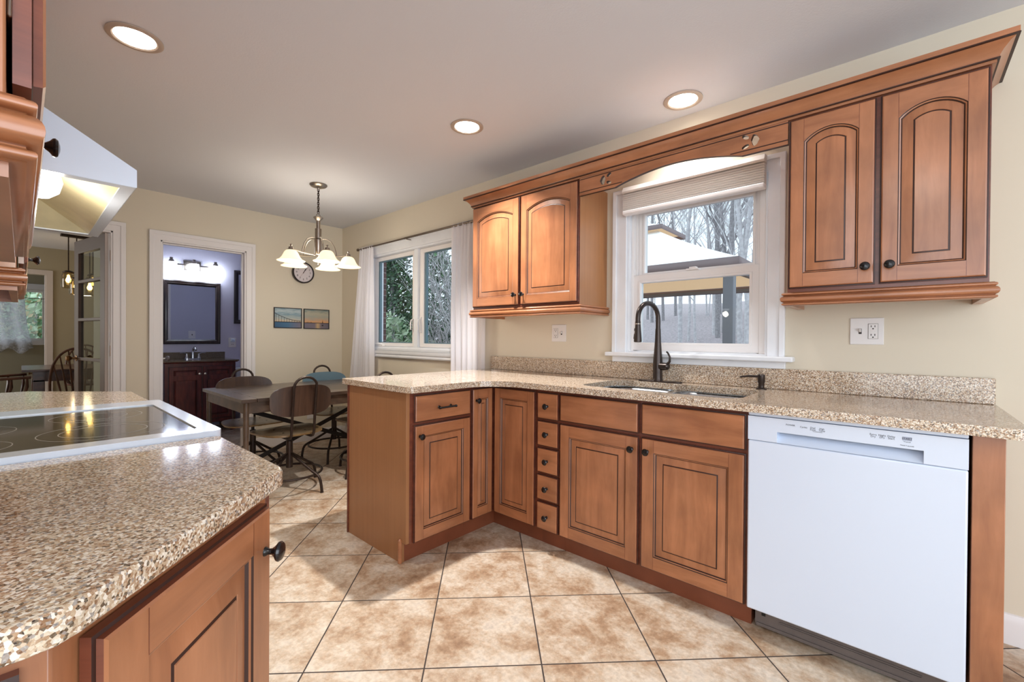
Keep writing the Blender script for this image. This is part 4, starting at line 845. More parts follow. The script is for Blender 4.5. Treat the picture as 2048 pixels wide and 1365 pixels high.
# ------------------------------------------------------------------ recessed lights
def can(x, y, label):
    t = thing('recessed_light', label, 'ceiling light', (x, y, H), 'recessed ceiling lights')
    MB().lathe([(.074, H+.002), (.076, H-.001), (.098, H-.001), (.098, H-.005), (.090, H-.009), (.078, H-.009), (.072, H-.004), (.072, H+.002)], (x, y, 0), (0, 0, 1), 48, closed=False).build('trim_ring', 'can_trim', t)
    MB().lathe([(.0745, H-.002), (.071, H+.04), (.066, H+.11)], (x, y, 0), (0, 0, 1), 40, closed=False).build('baffle', 'can_baffle', t, solid=.001)
    MB().lathe([(.0655, H+.094), (.060, H+.090), (0, H+.088)], (x, y, 0), (0, 0, 1), 32, closed=False).build('bulb', 'bulb_cool', t)
    return t
for (x, y), lb_, p in zip(CANS, ('lit recessed ceiling light nearest the range hood', 'lit recessed ceiling light over the peninsula, mid ceiling', 'lit recessed ceiling light above the sink window valance'), (16, 60, 9)):
    can(x, y, lb_); lamp('can_light', 'AREA', (x, y, H+.084), p, (1, .975, .94), .06, aim=(x, y, 0), spread=175)

fl = thing('added_flush_light', 'round flush dome light added out of view behind the camera to brighten the room', 'ceiling light', (5.05, -2.95, H))  # no known fixture here; added for sheen on the doors and general brightness
MB().lathe([(0, H), (.175, H), (.178, H-.012), (.165, H-.018), (0, H-.018)], (5.05, -2.95, 0), (0, 0, 1), 40).build('base', 'nickel', fl)
MB().lathe([(.165, H-.019), (.158, H-.045), (.125, H-.075), (.06, H-.092), (0, H-.096)], (5.05, -2.95, 0), (0, 0, 1), 40, closed=False).build('dome', 'added_dome_glow', fl)

# ------------------------------------------------------------------ clock, pictures
ck = thing('wall_clock', 'round black-rimmed wall clock above the two small pictures', 'clock', (0, -.462, 1.865))
MB().lathe([(.112, 0), (.116, .006), (.116, .036), (.112, .041), (.104, .040), (.102, .030), (0, .030)], (0, -.462, 1.865), (1, 0, 0), 48).build('case', 'clock_black', ck)
fcx = .0312; MB().lathe([(.1015, .0302), (.1015, .0308), (0, .0308)], (0, -.462, 1.865), (1, 0, 0), 48).build('face', 'clock_face', ck)
mb = MB(); XM = lambda dy, dz: frame_M((fcx, -.462+dy, 1.865+dz), (0, 1, 0), (0, 0, 1), (1, 0, 0))
for n in range(1, 13):
    a = PI/2 - n*PI/6; text_mb(mb, str(n), .030, XM(.073*math.cos(a), .073*math.sin(a)), depth=.0003)
for n in range(60):
    a = n*PI/30; mb.X = XM(0, 0); r0 = .088 if n % 5 == 0 else .092; mb.bar((r0*math.cos(a), r0*math.sin(a), .0002), (.096*math.cos(a), .096*math.sin(a), .0002), .0012, .0004, (0, 0, 1)); mb.X = Matrix.Identity(4)
mb.build('numerals', 'ink', ck, smooth=False)
mb = MB(); mb.X = XM(0, 0)
for an, l, w in ((62, .050, .0055), (55, .072, .004)): a = math.radians(an); mb.bar((-.01*math.cos(a), -.01*math.sin(a), .002), (l*math.cos(a), l*math.sin(a), .002), w, .0008, (0, 0, 1))
mb.lathe([(.005, 0), (.005, .003), (0, .003)], (0, 0, 0), (0, 0, 1), 12); mb.build('hands', 'ink', ck)
mb = MB(); mb.X = XM(0, 0); a = math.radians(232); mb.bar((-.02*math.cos(a), -.02*math.sin(a), .0035), (.075*math.cos(a), .075*math.sin(a), .0035), .0014, .0006, (0, 0, 1)); mb.build('second_hand', 'second_hand', ck)
def print_mat(name, stops_sky, sea):
    m, nt, b, out = _new(name); N, L = nt.nodes, nt.links; tc = N.new('ShaderNodeTexCoord'); sp = N.new('ShaderNodeSeparateXYZ'); L.new(tc.outputs['Generated'], sp.inputs[0])
    mp = N.new('ShaderNodeMapping'); mp.inputs['Scale'].default_value = (1, 3, 9); L.new(tc.outputs['Generated'], mp.inputs[0])
    n = N.new('ShaderNodeTexNoise'); n.inputs['Scale'].default_value = 1.6; n.inputs['Detail'].default_value = 5; L.new(mp.outputs[0], n.inputs[0])
    ma = N.new('ShaderNodeMath'); ma.operation = 'MULTIPLY_ADD'; ma.inputs[1].default_value = .38; L.new(n.outputs['Fac'], ma.inputs[0]); L.new(sp.outputs[2], ma.inputs[2])
    s1 = N.new('ShaderNodeMath'); s1.operation = 'SUBTRACT'; s1.inputs[1].default_value = .19; L.new(ma.outputs[0], s1.inputs[0])
    r = ramp(N, stops_sky); L.new(s1.outputs[0], r.inputs[0]); r2 = ramp(N, sea); L.new(sp.outputs[1], r2.inputs[0])
    gt = N.new('ShaderNodeMath'); gt.operation = 'GREATER_THAN'; gt.inputs[1].default_value = .285; L.new(sp.outputs[2], gt.inputs[0])
    mx = N.new('ShaderNodeMix'); mx.data_type = 'RGBA'; L.new(gt.outputs[0], mx.inputs['Factor']); L.new(r2.outputs[0], mx.inputs['A']); L.new(r.outputs[0], mx.inputs['B'])
    L.new(mx.outputs['Result'], b.inputs['Base Color']); b.inputs['Roughness'].default_value = .3; M[name] = m
print_mat('print_bridge', [(.3, (196, 178, 150)), (.5, (168, 176, 172)), (.7, (120, 148, 160)), (.85, (176, 188, 190)), (1, (126, 148, 156))], [(0, (44, 84, 118)), (.5, (64, 104, 136)), (1, (120, 110, 124))])
print_mat('print_boat', [(.3, (214, 160, 110)), (.45, (190, 158, 130)), (.6, (160, 162, 150)), (.8, (176, 170, 150)), (1, (120, 136, 132))], [(0, (112, 106, 120)), (.42, (122, 112, 122)), (.55, (196, 166, 122)), (.68, (122, 112, 120)), (1, (100, 96, 110))])
def picture(y0, y1, z0, z1, label, pm):
    t = thing('framed_picture', label, 'picture', (0, (y0+y1)/2, z0), 'pair of small seascapes under the clock')
    mb = MB(); mb.ext([rect(y0, y1, z0, z1), rect(y0+.007, y1-.007, z0+.007, z1-.007)], FX, 0, .018); mb.build('frame', 'ink', t, bev=.001)
    pr = MB().box(.004, .010, y0+.006, y1-.006, z0+.006, z1-.006).build('print', pm, t, smooth=False)
    return t, pr
p1, pr1 = picture(-.757, -.471, 1.252, 1.471, 'left seascape picture showing a curved bridge over blue water', 'print_bridge')
mb = MB(); zw = 1.252+.006+.207*.285; pts = [(-.748 + i*.268/20, zw + .012 + .078*(1-i/20)**1.9) for i in range(21)]
for (ya, za_), (yb, zb_) in zip(pts, pts[1:]): mb.add([(.0102, ya, za_), (.0102, yb, zb_), (.0102, yb, zb_+.0055), (.0102, ya, za_+.0055)], [(0, 1, 2, 3)])
for i in range(1, 20, 2): y, z = pts[i]; mb.add([(.0102, y-.0018, zw-.002), (.0102, y+.0018, zw-.002), (.0102, y+.0018, z), (.0102, y-.0018, z)], [(0, 1, 2, 3)])
mb.add([(.0102, -.750, zw-.003), (.0102, -.478, zw-.003), (.0102, -.478, zw+.004), (.0102, -.750, zw+.004)], [(0, 1, 2, 3)]); mb.build('bridge_silhouette', 'ink', pr1, smooth=False)
p2, pr2 = picture(-.449, -.162, 1.249, 1.471, 'right seascape picture showing a sailing boat at sunset', 'print_boat')
mb = MB(); zw = 1.249+.006+.210*.285; mb.add([(.0102, -.442, zw-.002), (.0102, -.168, zw-.002), (.0102, -.168, zw+.004), (.0102, -.442, zw+.004)], [(0, 1, 2, 3)])
mb.add([(.0102, -.243, zw), (.0102, -.233, zw), (.0102, -.237, zw+.04)], [(0, 1, 2)]); mb.add([(.0102, -.252, zw-.020), (.0102, -.224, zw-.020), (.0102, -.232, zw-.030), (.0102, -.244, zw-.030)], [(0, 1, 2, 3)]); mb.add([(.0102, -.2385, zw-.04), (.0102, -.2365, zw-.04), (.0102, -.2365, zw-.004), (.0102, -.2385, zw-.004)], [(0, 1, 2, 3)])
for i in range(7): y = -.43+i*.012; mb.add([(.0102, y, zw), (.0102, y+.009, zw), (.0102, y+.0045, zw+.007+.004*(i % 3))], [(0, 1, 2)])
mb.build('boat_silhouette', 'ink', pr2, smooth=False)

# ------------------------------------------------------------------ curtains on a rod
rod = thing('curtain_rod', 'thin dark metal curtain rod above the dining window', 'curtain rod', (1.4, -.07, 2.115))
mb = MB(); mb.tube([(.50, -.07, 2.115), (2.48, -.07, 2.115)], .0075, 12); mb.tube([(1.36, -.07, 2.115), (2.47, -.07, 2.115)], .0095, 12); mb.build('rod', 'rod_metal', rod)
for x in (.488, 2.49): MB().lathe([(.006, -.016), (.014, -.008), (.016, 0), (.014, .008), (.006, .016)], (x, -.07, 2.115), (1, 0, 0), 14).build('finial', 'rod_metal', rod)
for x in (.56, 1.40, 2.42): mb = MB(); mb.box(x-.006, x+.006, -.072, -.001, 2.100, 2.106).box(x-.008, x+.008, -.004, 0, 2.06, 2.115).tube([(x, -.08, 2.106), (x, -.08, 2.12)], .004, 8); mb.build('bracket', 'rod_metal', rod)
def curtain(label, x0, x1, xb0, xb1, zb, folds, ph, flare=0):
    mb = MB(); nx, nz = 120, 46; V = []
    r_ = random.Random(int(ph*100)); amps = [r_.uniform(.6, 1.3) for _ in range(folds+2)]
    for j in range(nz+1):
        s = j/nz; z = 2.128 + (zb-2.128)*s; a, b = x0+(xb0-x0)*s**1.3, x1+(xb1-x1)*s**1.3
        for i in range(nx+1):
            u = i/nx; w = .007 + .014*min(1, s*3.2); k = amps[int(u*folds)]
            y = -.070 + (w*math.sin(2*PI*folds*u + ph + .7*math.sin(3*s+ph)) * k + .006*math.sin(2*PI*folds*2.3*u+ph*2)*(1-s*.4)) * (1 if s > .02 else .6)
            V.append((a+(b-a)*u + .006*math.sin(2*PI*folds*u+ph+1.2)*min(1, s*3), min(y, -.034), z))
    mb.add(V, [(j*(nx+1)+i, j*(nx+1)+i+1, (j+1)*(nx+1)+i+1, (j+1)*(nx+1)+i) for j in range(nz) for i in range(nx)])
    o = mb.build('curtain', 'curtain_white', ang=80, recalc=False, solid=.0016); tag(o, label, 'curtain', 'white curtains at the dining window'); return o
curtain('white sheer curtain hanging left of the dining window, flaring at the bottom', .515, .800, .18, .83, .06, 6, .4)
curtain('white sheer curtain hanging right of the dining window beside the wall cabinet', 2.060, 2.462, 2.050, 2.455, .06, 6, 2.1)

# ------------------------------------------------------------------ bathroom
XB = -1.75
vn = thing('vanity', 'dark cherry bathroom vanity with two doors seen through the left doorway', 'vanity', (-1.5, -1.1, 0))
MB().box(-1.745, -1.255, -1.452, -.748, .12, .842).build('body', 'cherry_dark', vn, bev=.002)
for y in (-1.43, -.77):
    for x in (-1.715, -1.28): mb = MB(); mb.box(x-.024, x+.024, y-.022, y+.022, 0, .13); mb.build('foot', 'cherry_dark', vn, bev=.002)
for u0, u1, ky in ((-1.420, -1.104, -1.128), (-1.096, -.780, -1.072)):
    d = panel_door('door', FPX(-1.255), u0, u1, .165, .805, vn, stile=.045, mats=['cherry_dark', 'cherry_dark', 'ink', 'cherry_dark'], slope=.012)
    MB().box(-1.240, -1.232, u0+.045, u1-.045, .64, .70).build('mid_rail', 'cherry_dark', d, bev=.002)
    MB().lathe([(.006, 0), (.006, .01), (.014, .016), (.014, .022), (0, .026)], (-1.235, ky, .714), (1, 0, 0), 14).build('knob', 'nickel', d)
mb = MB(); mb.sweep([(-1.745, -1.462), (-1.245, -1.462), (-1.245, -.738), (-1.745, -.738)], [(-.02, 0), (.004, 0), (.012, .008), (.014, .012), (-.02, .012)], z0=.843, side=1); mb.build('cornice', 'cherry_dark', vn)
MB().box(-1.748, -1.225, -1.478, -.715, .8555, .873).build('countertop', 'quartz_dark', vn, bev=.003)
MB().box(-1.749, -1.732, -1.478, -.735, .8735, .956).build('backsplash', 'quartz_dark', vn, bev=.002)
bf = thing('faucet', 'chrome two-handle bathroom tap on the dark vanity top', 'faucet', (-1.60, -1.115, .873))
mb = MB(); mb.ext([rrect(-1.625, -1.575, -1.20, -1.03, .024, 6)], FZ, .8735, .884); mb.build('base', 'chrome', bf, bev=.003)
MB().tube([(-1.60, -1.115, .88), (-1.60, -1.115, .96), (-1.595, -1.112, .995), (-1.575, -1.108, 1.015), (-1.55, -1.103, 1.012), (-1.528, -1.098, .985)], [.017, .013, .012, .011, .011, .012], 12).build('spout', 'chrome', bf)
for s in (-1, 1):
    mb = MB(); y = -1.115+s*.062; mb.lathe([(.02, .884), (.014, .905), (.011, .925), (.009, .94), (0, .944)], (-1.60, y, 0), (0, 0, 1), 16).tube([(-1.60, y, .935), (-1.595, y+s*.03, .952), (-1.59, y+s*.07, .950)], [.007, .006, .005], 8); mb.build('handle', 'chrome', bf)
mr = thing('mirror', 'dark bronze framed bathroom mirror above the vanity', 'mirror', (-1.745, -1.09, 1.06))
y0, y1, z0, z1 = -1.392, -.788, 1.058, 1.848
mb = MB(); prof = [(0, 0), (0, .022), (-.012, .030), (-.026, .024), (-.040, .028), (-.050, .016), (-.056, .008), (-.056, 0)]
def yz_sweep(mb, y0, y1, z0, z1, prof, x):
    q = len(prof); V = []
    for sy, sz, cy_, cz in ((-1, -1, y0, z0), (1, -1, y1, z0), (1, 1, y1, z1), (-1, 1, y0, z1)): V += [(x+h, cy_+sy*o, cz+sz*o) for o, h in prof]
    mb.add(V, [(i*q+j, i*q+(j+1) % q, ((i+1) % 4)*q+(j+1) % q, ((i+1) % 4)*q+j) for i in range(4) for j in range(q)])
yz_sweep(mb, y0, y1, z0, z1, prof, -1.7495); mb.build('frame', 'bronze_frame', mr, ang=25)
MB().box(-1.748, -1.742, y0+.05, y1-.05, z0+.05, z1-.05).build('glass', 'mirror', mr, smooth=False)
lb = thing('vanity_light', 'three-light brushed nickel vanity bar with glowing white shades above the bathroom mirror', 'wall light', (-1.745, -1.09, 2.04))
mb = MB(); mb.box(-1.749, -1.728, -1.185, -1.0, 1.985, 2.105); mb.build('backplate', 'nickel', lb, bev=.008)
MB().box(-1.728, -1.718, -1.17, -1.015, 2.0, 2.09).build('plate_step', 'nickel', lb, bev=.004)
MB().box(-1.716, -1.70, -1.36, -.83, 2.035, 2.052).build('bar', 'nickel', lb, bev=.002)
for y in (-1.318, -1.090, -.860):
    MB().lathe([(0, .055), (.016, .052), (.017, .03), (.026, .022), (.03, 0), (0, 0)], (-1.665, y, 2.062), (0, 0, 1), 18).tube([(-1.70, y, 2.044), (-1.665, y, 2.062)], .008, 8).build('holder', 'nickel', lb)
    MB().lathe([(0, 2.060), (.048, 2.058), (.053, 2.05), (.056, 1.905), (.050, 1.902), (0, 1.93)], (-1.665, y, 0), (0, 0, 1), 28).build('shade', 'opal_lit', lb)
bp = thing('framed_mirror', 'dark framed panel hanging beside the bathroom mirror, cut off by the door jamb', 'mirror', (-1.745, -.4, 1.33))
mb = MB(); yz_sweep(mb, -.628, -.20, 1.33, 2.045, [(0, 0), (0, .022), (-.02, .028), (-.04, .02), (-.052, .01), (-.052, 0)], -1.7495); mb.build('frame', 'ink', bp, ang=25)
MB().box(-1.748, -1.742, -.58, -.25, 1.38, 1.995).build('glass', 'mirror', bp, smooth=False)
bo = thing('wall_plate', 'white bathroom outlet with a small plug-in night light, right of the mirror', 'outlet', (-1.745, -.645, 1.01))
MB().box(-1.7495, -1.744, -.69, -.60, 1.012, 1.140).build('plate', 'plate_white', bo, bev=.002)
MB().box(-1.744, -1.715, -.668, -.622, 1.085, 1.125).build('night_light', 'appliance_white', bo, bev=.006)
for dy in (-.008, .008): MB().box(-1.7445, -1.7435, -.645+dy-.002, -.645+dy+.002, 1.045, 1.058).build('slot', 'slot_black', bo)
bs2 = thing('light_switch', 'white switch plate on the bathroom wall, seen in the mirror', 'switch', (-.115, -.80, 1.16))
MB().box(-.121, -.1152, -.79, -.70, 1.12, 1.24).build('plate', 'plate_white', bs2, bev=.002); MB().box(-.132, -.121, -.75, -.74, 1.17, 1.19).build('toggle', 'slot_black', bs2)
to = thing('toilet', 'white toilet just visible right of the bathroom vanity', 'toilet', (-1.5, -.44, 0))
MB().box(-1.74, -1.56, -.655, -.20, .38, .715).build('tank', 'porcelain', to, bev=.02, seg=3); MB().box(-1.745, -1.55, -.668, -.19, .716, .745).build('tank_lid', 'porcelain', to, bev=.01, seg=3)
MB().tube([(-1.555, -.60, .67), (-1.53, -.60, .67), (-1.528, -.55, .66)], .008, 8).build('flush_lever', 'chrome', to)
MB().lathe([(.12, 0), (.11, .1), (.14, .25), (.19, .37), (.20, .39), (0, .40)], (-1.36, -.43, 0), (0, 0, 1), 28).build('bowl', 'porcelain', to)

# ------------------------------------------------------------------ dining room beyond the french door
dt = thing('dining_table', 'glossy dark table with a drawer in the room beyond the french door', 'table', (-3.2, -1.95, 0))
MB().box(-3.85, -2.66, -2.53, -1.35, .722, .748).build('tabletop', 'windsor_wood', dt, bev=.006)
MB().box(-3.77, -2.74, -2.44, -1.44, .60, .722).build('apron', 'windsor_wood', dt)
MB().lathe([(.006, 0), (.006, .015), (.015, .02), (.012, .03), (0, .033)], (-3.1, -2.44, .68), (0, -1, 0), 12).build('drawer_knob', 'brass_dark', dt)
for x in (-3.72, -2.79):
    for y in (-2.39, -1.49): MB().box(x-.05, x+.05, y-.05, y+.05, 0, .62).build('leg', 'windsor_wood', dt, bev=.004)
def windsor(label, loc, rz, arms=False):
    t = thing('windsor_chair', label, 'chair', (0, 0, 0), 'windsor chairs in the dining room')
    mb = MB(); n = 28; P = [(.24*math.cos(2*PI*i/n)*(1 if math.cos(2*PI*i/n) > 0 else .9), .245*math.sin(2*PI*i/n)) for i in range(n)]; mb.ext([P], FZ, .435, .465); mb.build('seat', 'windsor_wood', t, bev=.008)
    for sx, sy in ((1, 1), (1, -1), (-1, 1), (-1, -1)):
        a, b = Vector((sx*.13, sy*.14, .44)), Vector((sx*.22, sy*.21, 0)); pts = [a.lerp(b, k/8) for k in range(9)]
        MB().tube(pts, [.014, .017, .021, .017, .013, .02, .018, .013, .011], 10).build('leg', 'windsor_wood', t)
    for s in (1, -1): MB().tube([(.185, s*.178, .18), (0, s*.18, .18), (-.185, s*.178, .18)], [.009, .014, .009], 8).build('stretcher', 'windsor_wood', t)
    MB().tube([(0, .18, .18), (0, 0, .18), (0, -.18, .18)], [.009, .014, .009], 8).build('stretcher', 'windsor_wood', t)
    bow = [(-.17-.12*math.sin(PI*i/24)**.7, .235*math.cos(PI*i/24), .455 + .555*math.sin(PI*i/24)**.62) for i in range(25)]
    MB().tube(bow, .0125, 10).build('bow', 'windsor_wood', t)
    for k in range(7):
        f = (k-3)/3.0; i = 12 - (k-3)*2.6; tpz = .455+.555*max(0, math.sin(PI*i/24))**.62; 
        MB().tube([(-.17, f*.14, .46), (-.215, f*.165, .62), (-.17-.12*math.sin(PI*i/24)**.7, .235*math.cos(PI*i/24), tpz)], [.008, .010, .006], 8).build('spindle', 'windsor_wood', t)
    if arms:
        ar = [(.13, .30, .675), (.0, .305, .67), (-.12, .27, .665), (-.22, .16, .665), (-.25, 0, .665), (-.22, -.16, .665), (-.12, -.27, .665), (0, -.305, .67), (.13, -.30, .675)]
        MB().tube(ar, .016, 10).build('arm_rail', 'windsor_wood', t)
        for s in (1, -1):
            for x in (.1, -.02): MB().tube([(x-.02, s*.22, .46), (x, s*.27, .57), (x, s*.30, .67)], [.01, .016, .009], 8).build('arm_post', 'windsor_wood', t)
    t.location = loc; t.rotation_euler.z = rz; return t
windsor('bow-back windsor chair seen from behind through the french door', (-2.42, -2.06, 0), PI-.12)
windsor('windsor armchair at the left edge, at the head of the dining-room table', (-2.75, -2.60, 0), PI/2+.05, True)
windsor('windsor chair on the far side of the dining-room table, behind the door glass', (-4.02, -1.85, 0), .1, True)
pd = thing('pendant_light', 'dark linear pendant with glass jar shades and warm filament bulbs, beyond the french door', 'pendant', (-3.0, -2.03, H))
px_, py_ = -3.0, -2.03
mb = MB(); mb.bar((px_+.02, py_-.17, 2.425), (px_-.02, py_+.21, 2.425), .075, .028); mb.build('ceiling_bar', 'iron_brown', pd, bev=.003)
for dx, dy, zt_, in ((.03, -.10, 1.95), (.10, -.03, 1.87), (-.03, .13, 1.94), (.10, .09, 1.865)):
    x, y = px_+dx, py_+dy
    s = MB(); s.tube([(x, y, 2.42), (x, y, zt_+.03)], .006, 8); s = s.build('rod', 'iron_brown', pd)
    MB().lathe([(.0, .035), (.03, .03), (.056, .012), (.056, 0), (0, 0)], (x, y, zt_), (0, 0, 1), 20).build('lid', 'iron_brown', s)
    MB().lathe([(.044, 0), (.062, -.02), (.066, -.05), (.066, -.18), (.06, -.195), (0, -.199)], (x, y, zt_), (0, 0, 1), 24, closed=False).build('jar', 'jar_glass', s, solid=.003)
    MB().lathe([(0, -.02), (.012, -.03), (.013, -.05), (.026, -.085), (.026, -.10), (.016, -.12), (0, -.126)], (x, y, zt_), (0, 0, 1), 16).build('bulb', 'bulb_warm', s)
lamp('pendant_glow', 'POINT', (-3.0, -2.0, 1.62), 7, (1, .74, .44), .1)
# lace cafe curtain in the far window
mb = MB(); nx, nz = 60, 16; V = []
for j in range(nz+1):
    s = j/nz
    for i in range(nx+1):
        u = i/nx; V.append((-6.44 + .02*math.sin(u*42), -3.72 + (1.235+.10*s**2)*u, 1.80 - (.92 + .05*math.sin(u*30))*s))
mb.add(V, [(j*(nx+1)+i, j*(nx+1)+i+1, (j+1)*(nx+1)+i+1, (j+1)*(nx+1)+i) for j in range(nz) for i in range(nx)])
tag(mb.build('lace_curtain', 'lace', ang=80, recalc=False, solid=.001), 'grey lace cafe curtain covering the left part of the far window', 'curtain')
tag(MB().tube([(-6.44, -3.78, 1.80), (-6.44, -2.22, 1.80)], .006, 8).build('tension_rod', 'rod_metal'), 'thin rod holding the lace curtain across the far window', 'curtain rod')

# ------------------------------------------------------------------ yard behind the house
mb = MB(); nx, ny = 60, 46; V = []
def gz(x, y): 
    r = 0 if y < 8 else (y-8)*.125
    return -.35 + r + .12*math.sin(x*.5+y*.3)*min(1, max(0, (y-6)/8))
for j in range(ny+1):
    for i in range(nx+1): x, y = -40+80*i/nx, .2+60*j/ny; V.append((x, y, gz(x, y)))
mb.add(V, [(j*(nx+1)+i, j*(nx+1)+i+1, (j+1)*(nx+1)+i+1, (j+1)*(nx+1)+i) for j in range(ny) for i in range(nx)])
struct(mb.build('ground', 'leaf_litter', recalc=False))
mb = MB(); V = []
for j in range(9):
    for i in range(9): x, y = -7.3-3*j, -9+1.4*i*1.2; V.append((x, y, -.45+.0*j))
mb.add(V, [(j*9+i, j*9+i+1, (j+1)*9+i+1, (j+1)*9+i) for j in range(8) for i in range(8)]); struct(mb.build('ground_side', 'lawn', recalc=False))
# gazebo
gz_ = thing('gazebo', 'gazebo with white canopy and grey-brown valance outside the sink window', 'gazebo', (2.15, 4.05, -.35))
GX0, GX1, GY0, GY1, EZ = .10, 3.62, 2.62, 5.60, 2.06
mxg, myg = (GX0+GX1)/2, (GY0+GY1)/2
def roof(mb, x0, x1, y0, y1, z0, x2, x3, y2, y3, z1, n=8, sag=.05):
    cs0 = [(x0, y0), (x1, y0), (x1, y1), (x0, y1)]; cs1 = [(x2, y2), (x3, y2), (x3, y3), (x2, y3)]
    for k in range(4):
        a0, b0, a1, b1 = cs0[k], cs0[(k+1) % 4], cs1[k], cs1[(k+1) % 4]; V = []
        for j in range(n+1):
            t = j/n
            for i in range(n+1):
                s = i/n; x = (a0[0]*(1-s)+b0[0]*s)*(1-t)+(a1[0]*(1-s)+b1[0]*s)*t; y = (a0[1]*(1-s)+b0[1]*s)*(1-t)+(a1[1]*(1-s)+b1[1]*s)*t
                V.append((x, y, z0+(z1-z0)*t - sag*math.sin(PI*t)*(.6+.4*math.sin(PI*s)) - .0*s))
        mb.add(V, [(j*(n+1)+i, j*(n+1)+i+1, (j+1)*(n+1)+i+1, (j+1)*(n+1)+i) for j in range(n) for i in range(n)])
mb = MB(); roof(mb, GX0, GX1, GY0, GY1, EZ, mxg-.34, mxg+.34, myg-.34, myg+.34, 2.78); mb.build('canopy', 'canopy_white', gz_, recalc=False)
mb = MB(); roof(mb, mxg-.46, mxg+.46, myg-.46, myg+.46, 2.83, mxg-.02, mxg+.02, myg-.02, myg+.02, 2.99, sag=-.01); mb.build('vent_cap', 'canopy_white', gz_, recalc=False)
def valance(mb, x0, x1, y0, y1, z0, z1, amp):
    cs = [(x0, y0), (x1, y0), (x1, y1), (x0, y1)]
    for k in range(4):
        a, b = cs[k], cs[(k+1) % 4]; n = 20; V = []
        for i in range(n+1):
            s = i/n; V += [(a[0]*(1-s)+b[0]*s, a[1]*(1-s)+b[1]*s, z1), (a[0]*(1-s)+b[0]*s, a[1]*(1-s)+b[1]*s, z0 + amp*math.sin(PI*s))]
        mb.add(V, [(2*i, 2*i+2, 2*i+3, 2*i+1) for i in range(n)])
mb = MB(); valance(mb, GX0-.005, GX1+.005, GY0-.005, GY1+.005, EZ-.12, EZ+.005, .02); mb.build('valance', 'canopy_valance', gz_, solid=.004, recalc=False)
mb = MB(); valance(mb, mxg-.465, mxg+.465, myg-.465, myg+.465, 2.765, 2.835, .0); mb.build('cap_valance', 'canopy_valance', gz_, solid=.004, recalc=False)
for x in (GX0+.12, GX1-.12):
    for y in (GY0+.12, GY1-.12): MB().box(x-.055, x+.055, y-.055, y+.055, -.36, EZ-.05).build('post', 'post_grey', gz_, bev=.006)
mb = MB()
for y in (GY0+.12, GY1-.12): mb.box(GX0+.12, GX1-.12, y-.02, y+.02, EZ-.10, EZ-.05)
for x in (GX0+.12, GX1-.12): mb.box(x-.02, x+.02, GY0+.12, GY1-.12, EZ-.10, EZ-.05)
for x in (GX0+.12, GX1-.12):
    for y in (GY0+.12, GY1-.12): mb.bar((x, y, EZ-.08), (mxg, myg, 2.70), .03, .03)
mb.build('roof_frame', 'post_grey', gz_)

# bare trees
def bare_tree(seed, h, r, spread=1.0, first=.3, depth=4):
    R = random.Random(seed); mb = MB()
    def grow(p, d, L, r0, lev):
        n = 5 if lev < 2 else 3; pts = [p]; rr = [r0]; q = p.copy(); dd = d.copy()
        for i in range(n):
            dd = (dd + Vector((R.uniform(-1, 1), R.uniform(-1, 1), R.uniform(-.3, .8)))*(.10 if lev == 0 else .22)).normalized(); q = q + dd*L/n; pts.append(q.copy()); rr.append(max(r0*(1-.72*(i+1)/n), .004))
        mb.tube(pts, rr, 7 if lev == 0 else (5 if lev == 1 else 3), caps=False)
        if lev >= depth: return
        nb = [9, 5, 4, 3][min(lev, 3)]
        for k in range(nb):
            t = first + (1-first)*(k+R.random())/nb if lev == 0 else .25+.75*(k+R.random())/nb
            i = min(int(t*n), n-1); f = t*n-i; o = pts[i].lerp(pts[i+1], f); ro = rr[i]+(rr[i+1]-rr[i])*f
            a = R.uniform(0, 2*PI); side = Vector((math.cos(a), math.sin(a), R.uniform(.1, .7))); nd = (dd*.7 + side*spread*(.9 if lev == 0 else .8)).normalized()
            grow(o, nd, L*R.uniform(.34, .52) if lev == 0 else L*R.uniform(.45, .65), max(ro*R.uniform(.45, .62), .004), lev+1)
    grow(Vector((0, 0, -.25)), Vector((0, 0, 1)), h, r, 0)
    return mb
protos = [bare_tree(11+i, h, r, sp, f) for i, (h, r, sp, f) in enumerate(((13, .12, .9, .3), (11, .08, .8, .25), (14, .15, .9, .3), (10, .06, .9, .2)))]
WL = 'bare grey tree in the woods behind the gazebo'; WG = 'bare trees in the woods'
base = []
for i, pm in enumerate(protos): o = pm.build('bare_tree', 'bark_pale' if i % 2 else 'bark', smooth=True, ang=80, recalc=False); tag(o, WL, 'tree', WG); base.append(o)
spots = []
R = random.Random(5)
# close trunks seen above and beside the canopy, then the wood behind
spots += [(2.9, 12.6, 0), (4.35, 11.0, 2), (1.2, 12.8, 1), (2.2, 11.0, 3), (3.7, 14.6, 2)]
for k in range(46):
    y = 13 + 25*R.random()**.8; x = 4.97 + (y+2.5)*R.uniform(-.48, .06); spots.append((x, y, R.randrange(4)))
used = set()
for x, y, k in spots:
    if k in used: o = base[k].copy(); COL.objects.link(o)
    else: o = base[k]; used.add(k)
    o.location = (x, y, gz(x, y)); o.rotation_euler.z = R.uniform(0, 6.28); s = R.uniform(.8, 1.2); o.scale = (s, s, s)

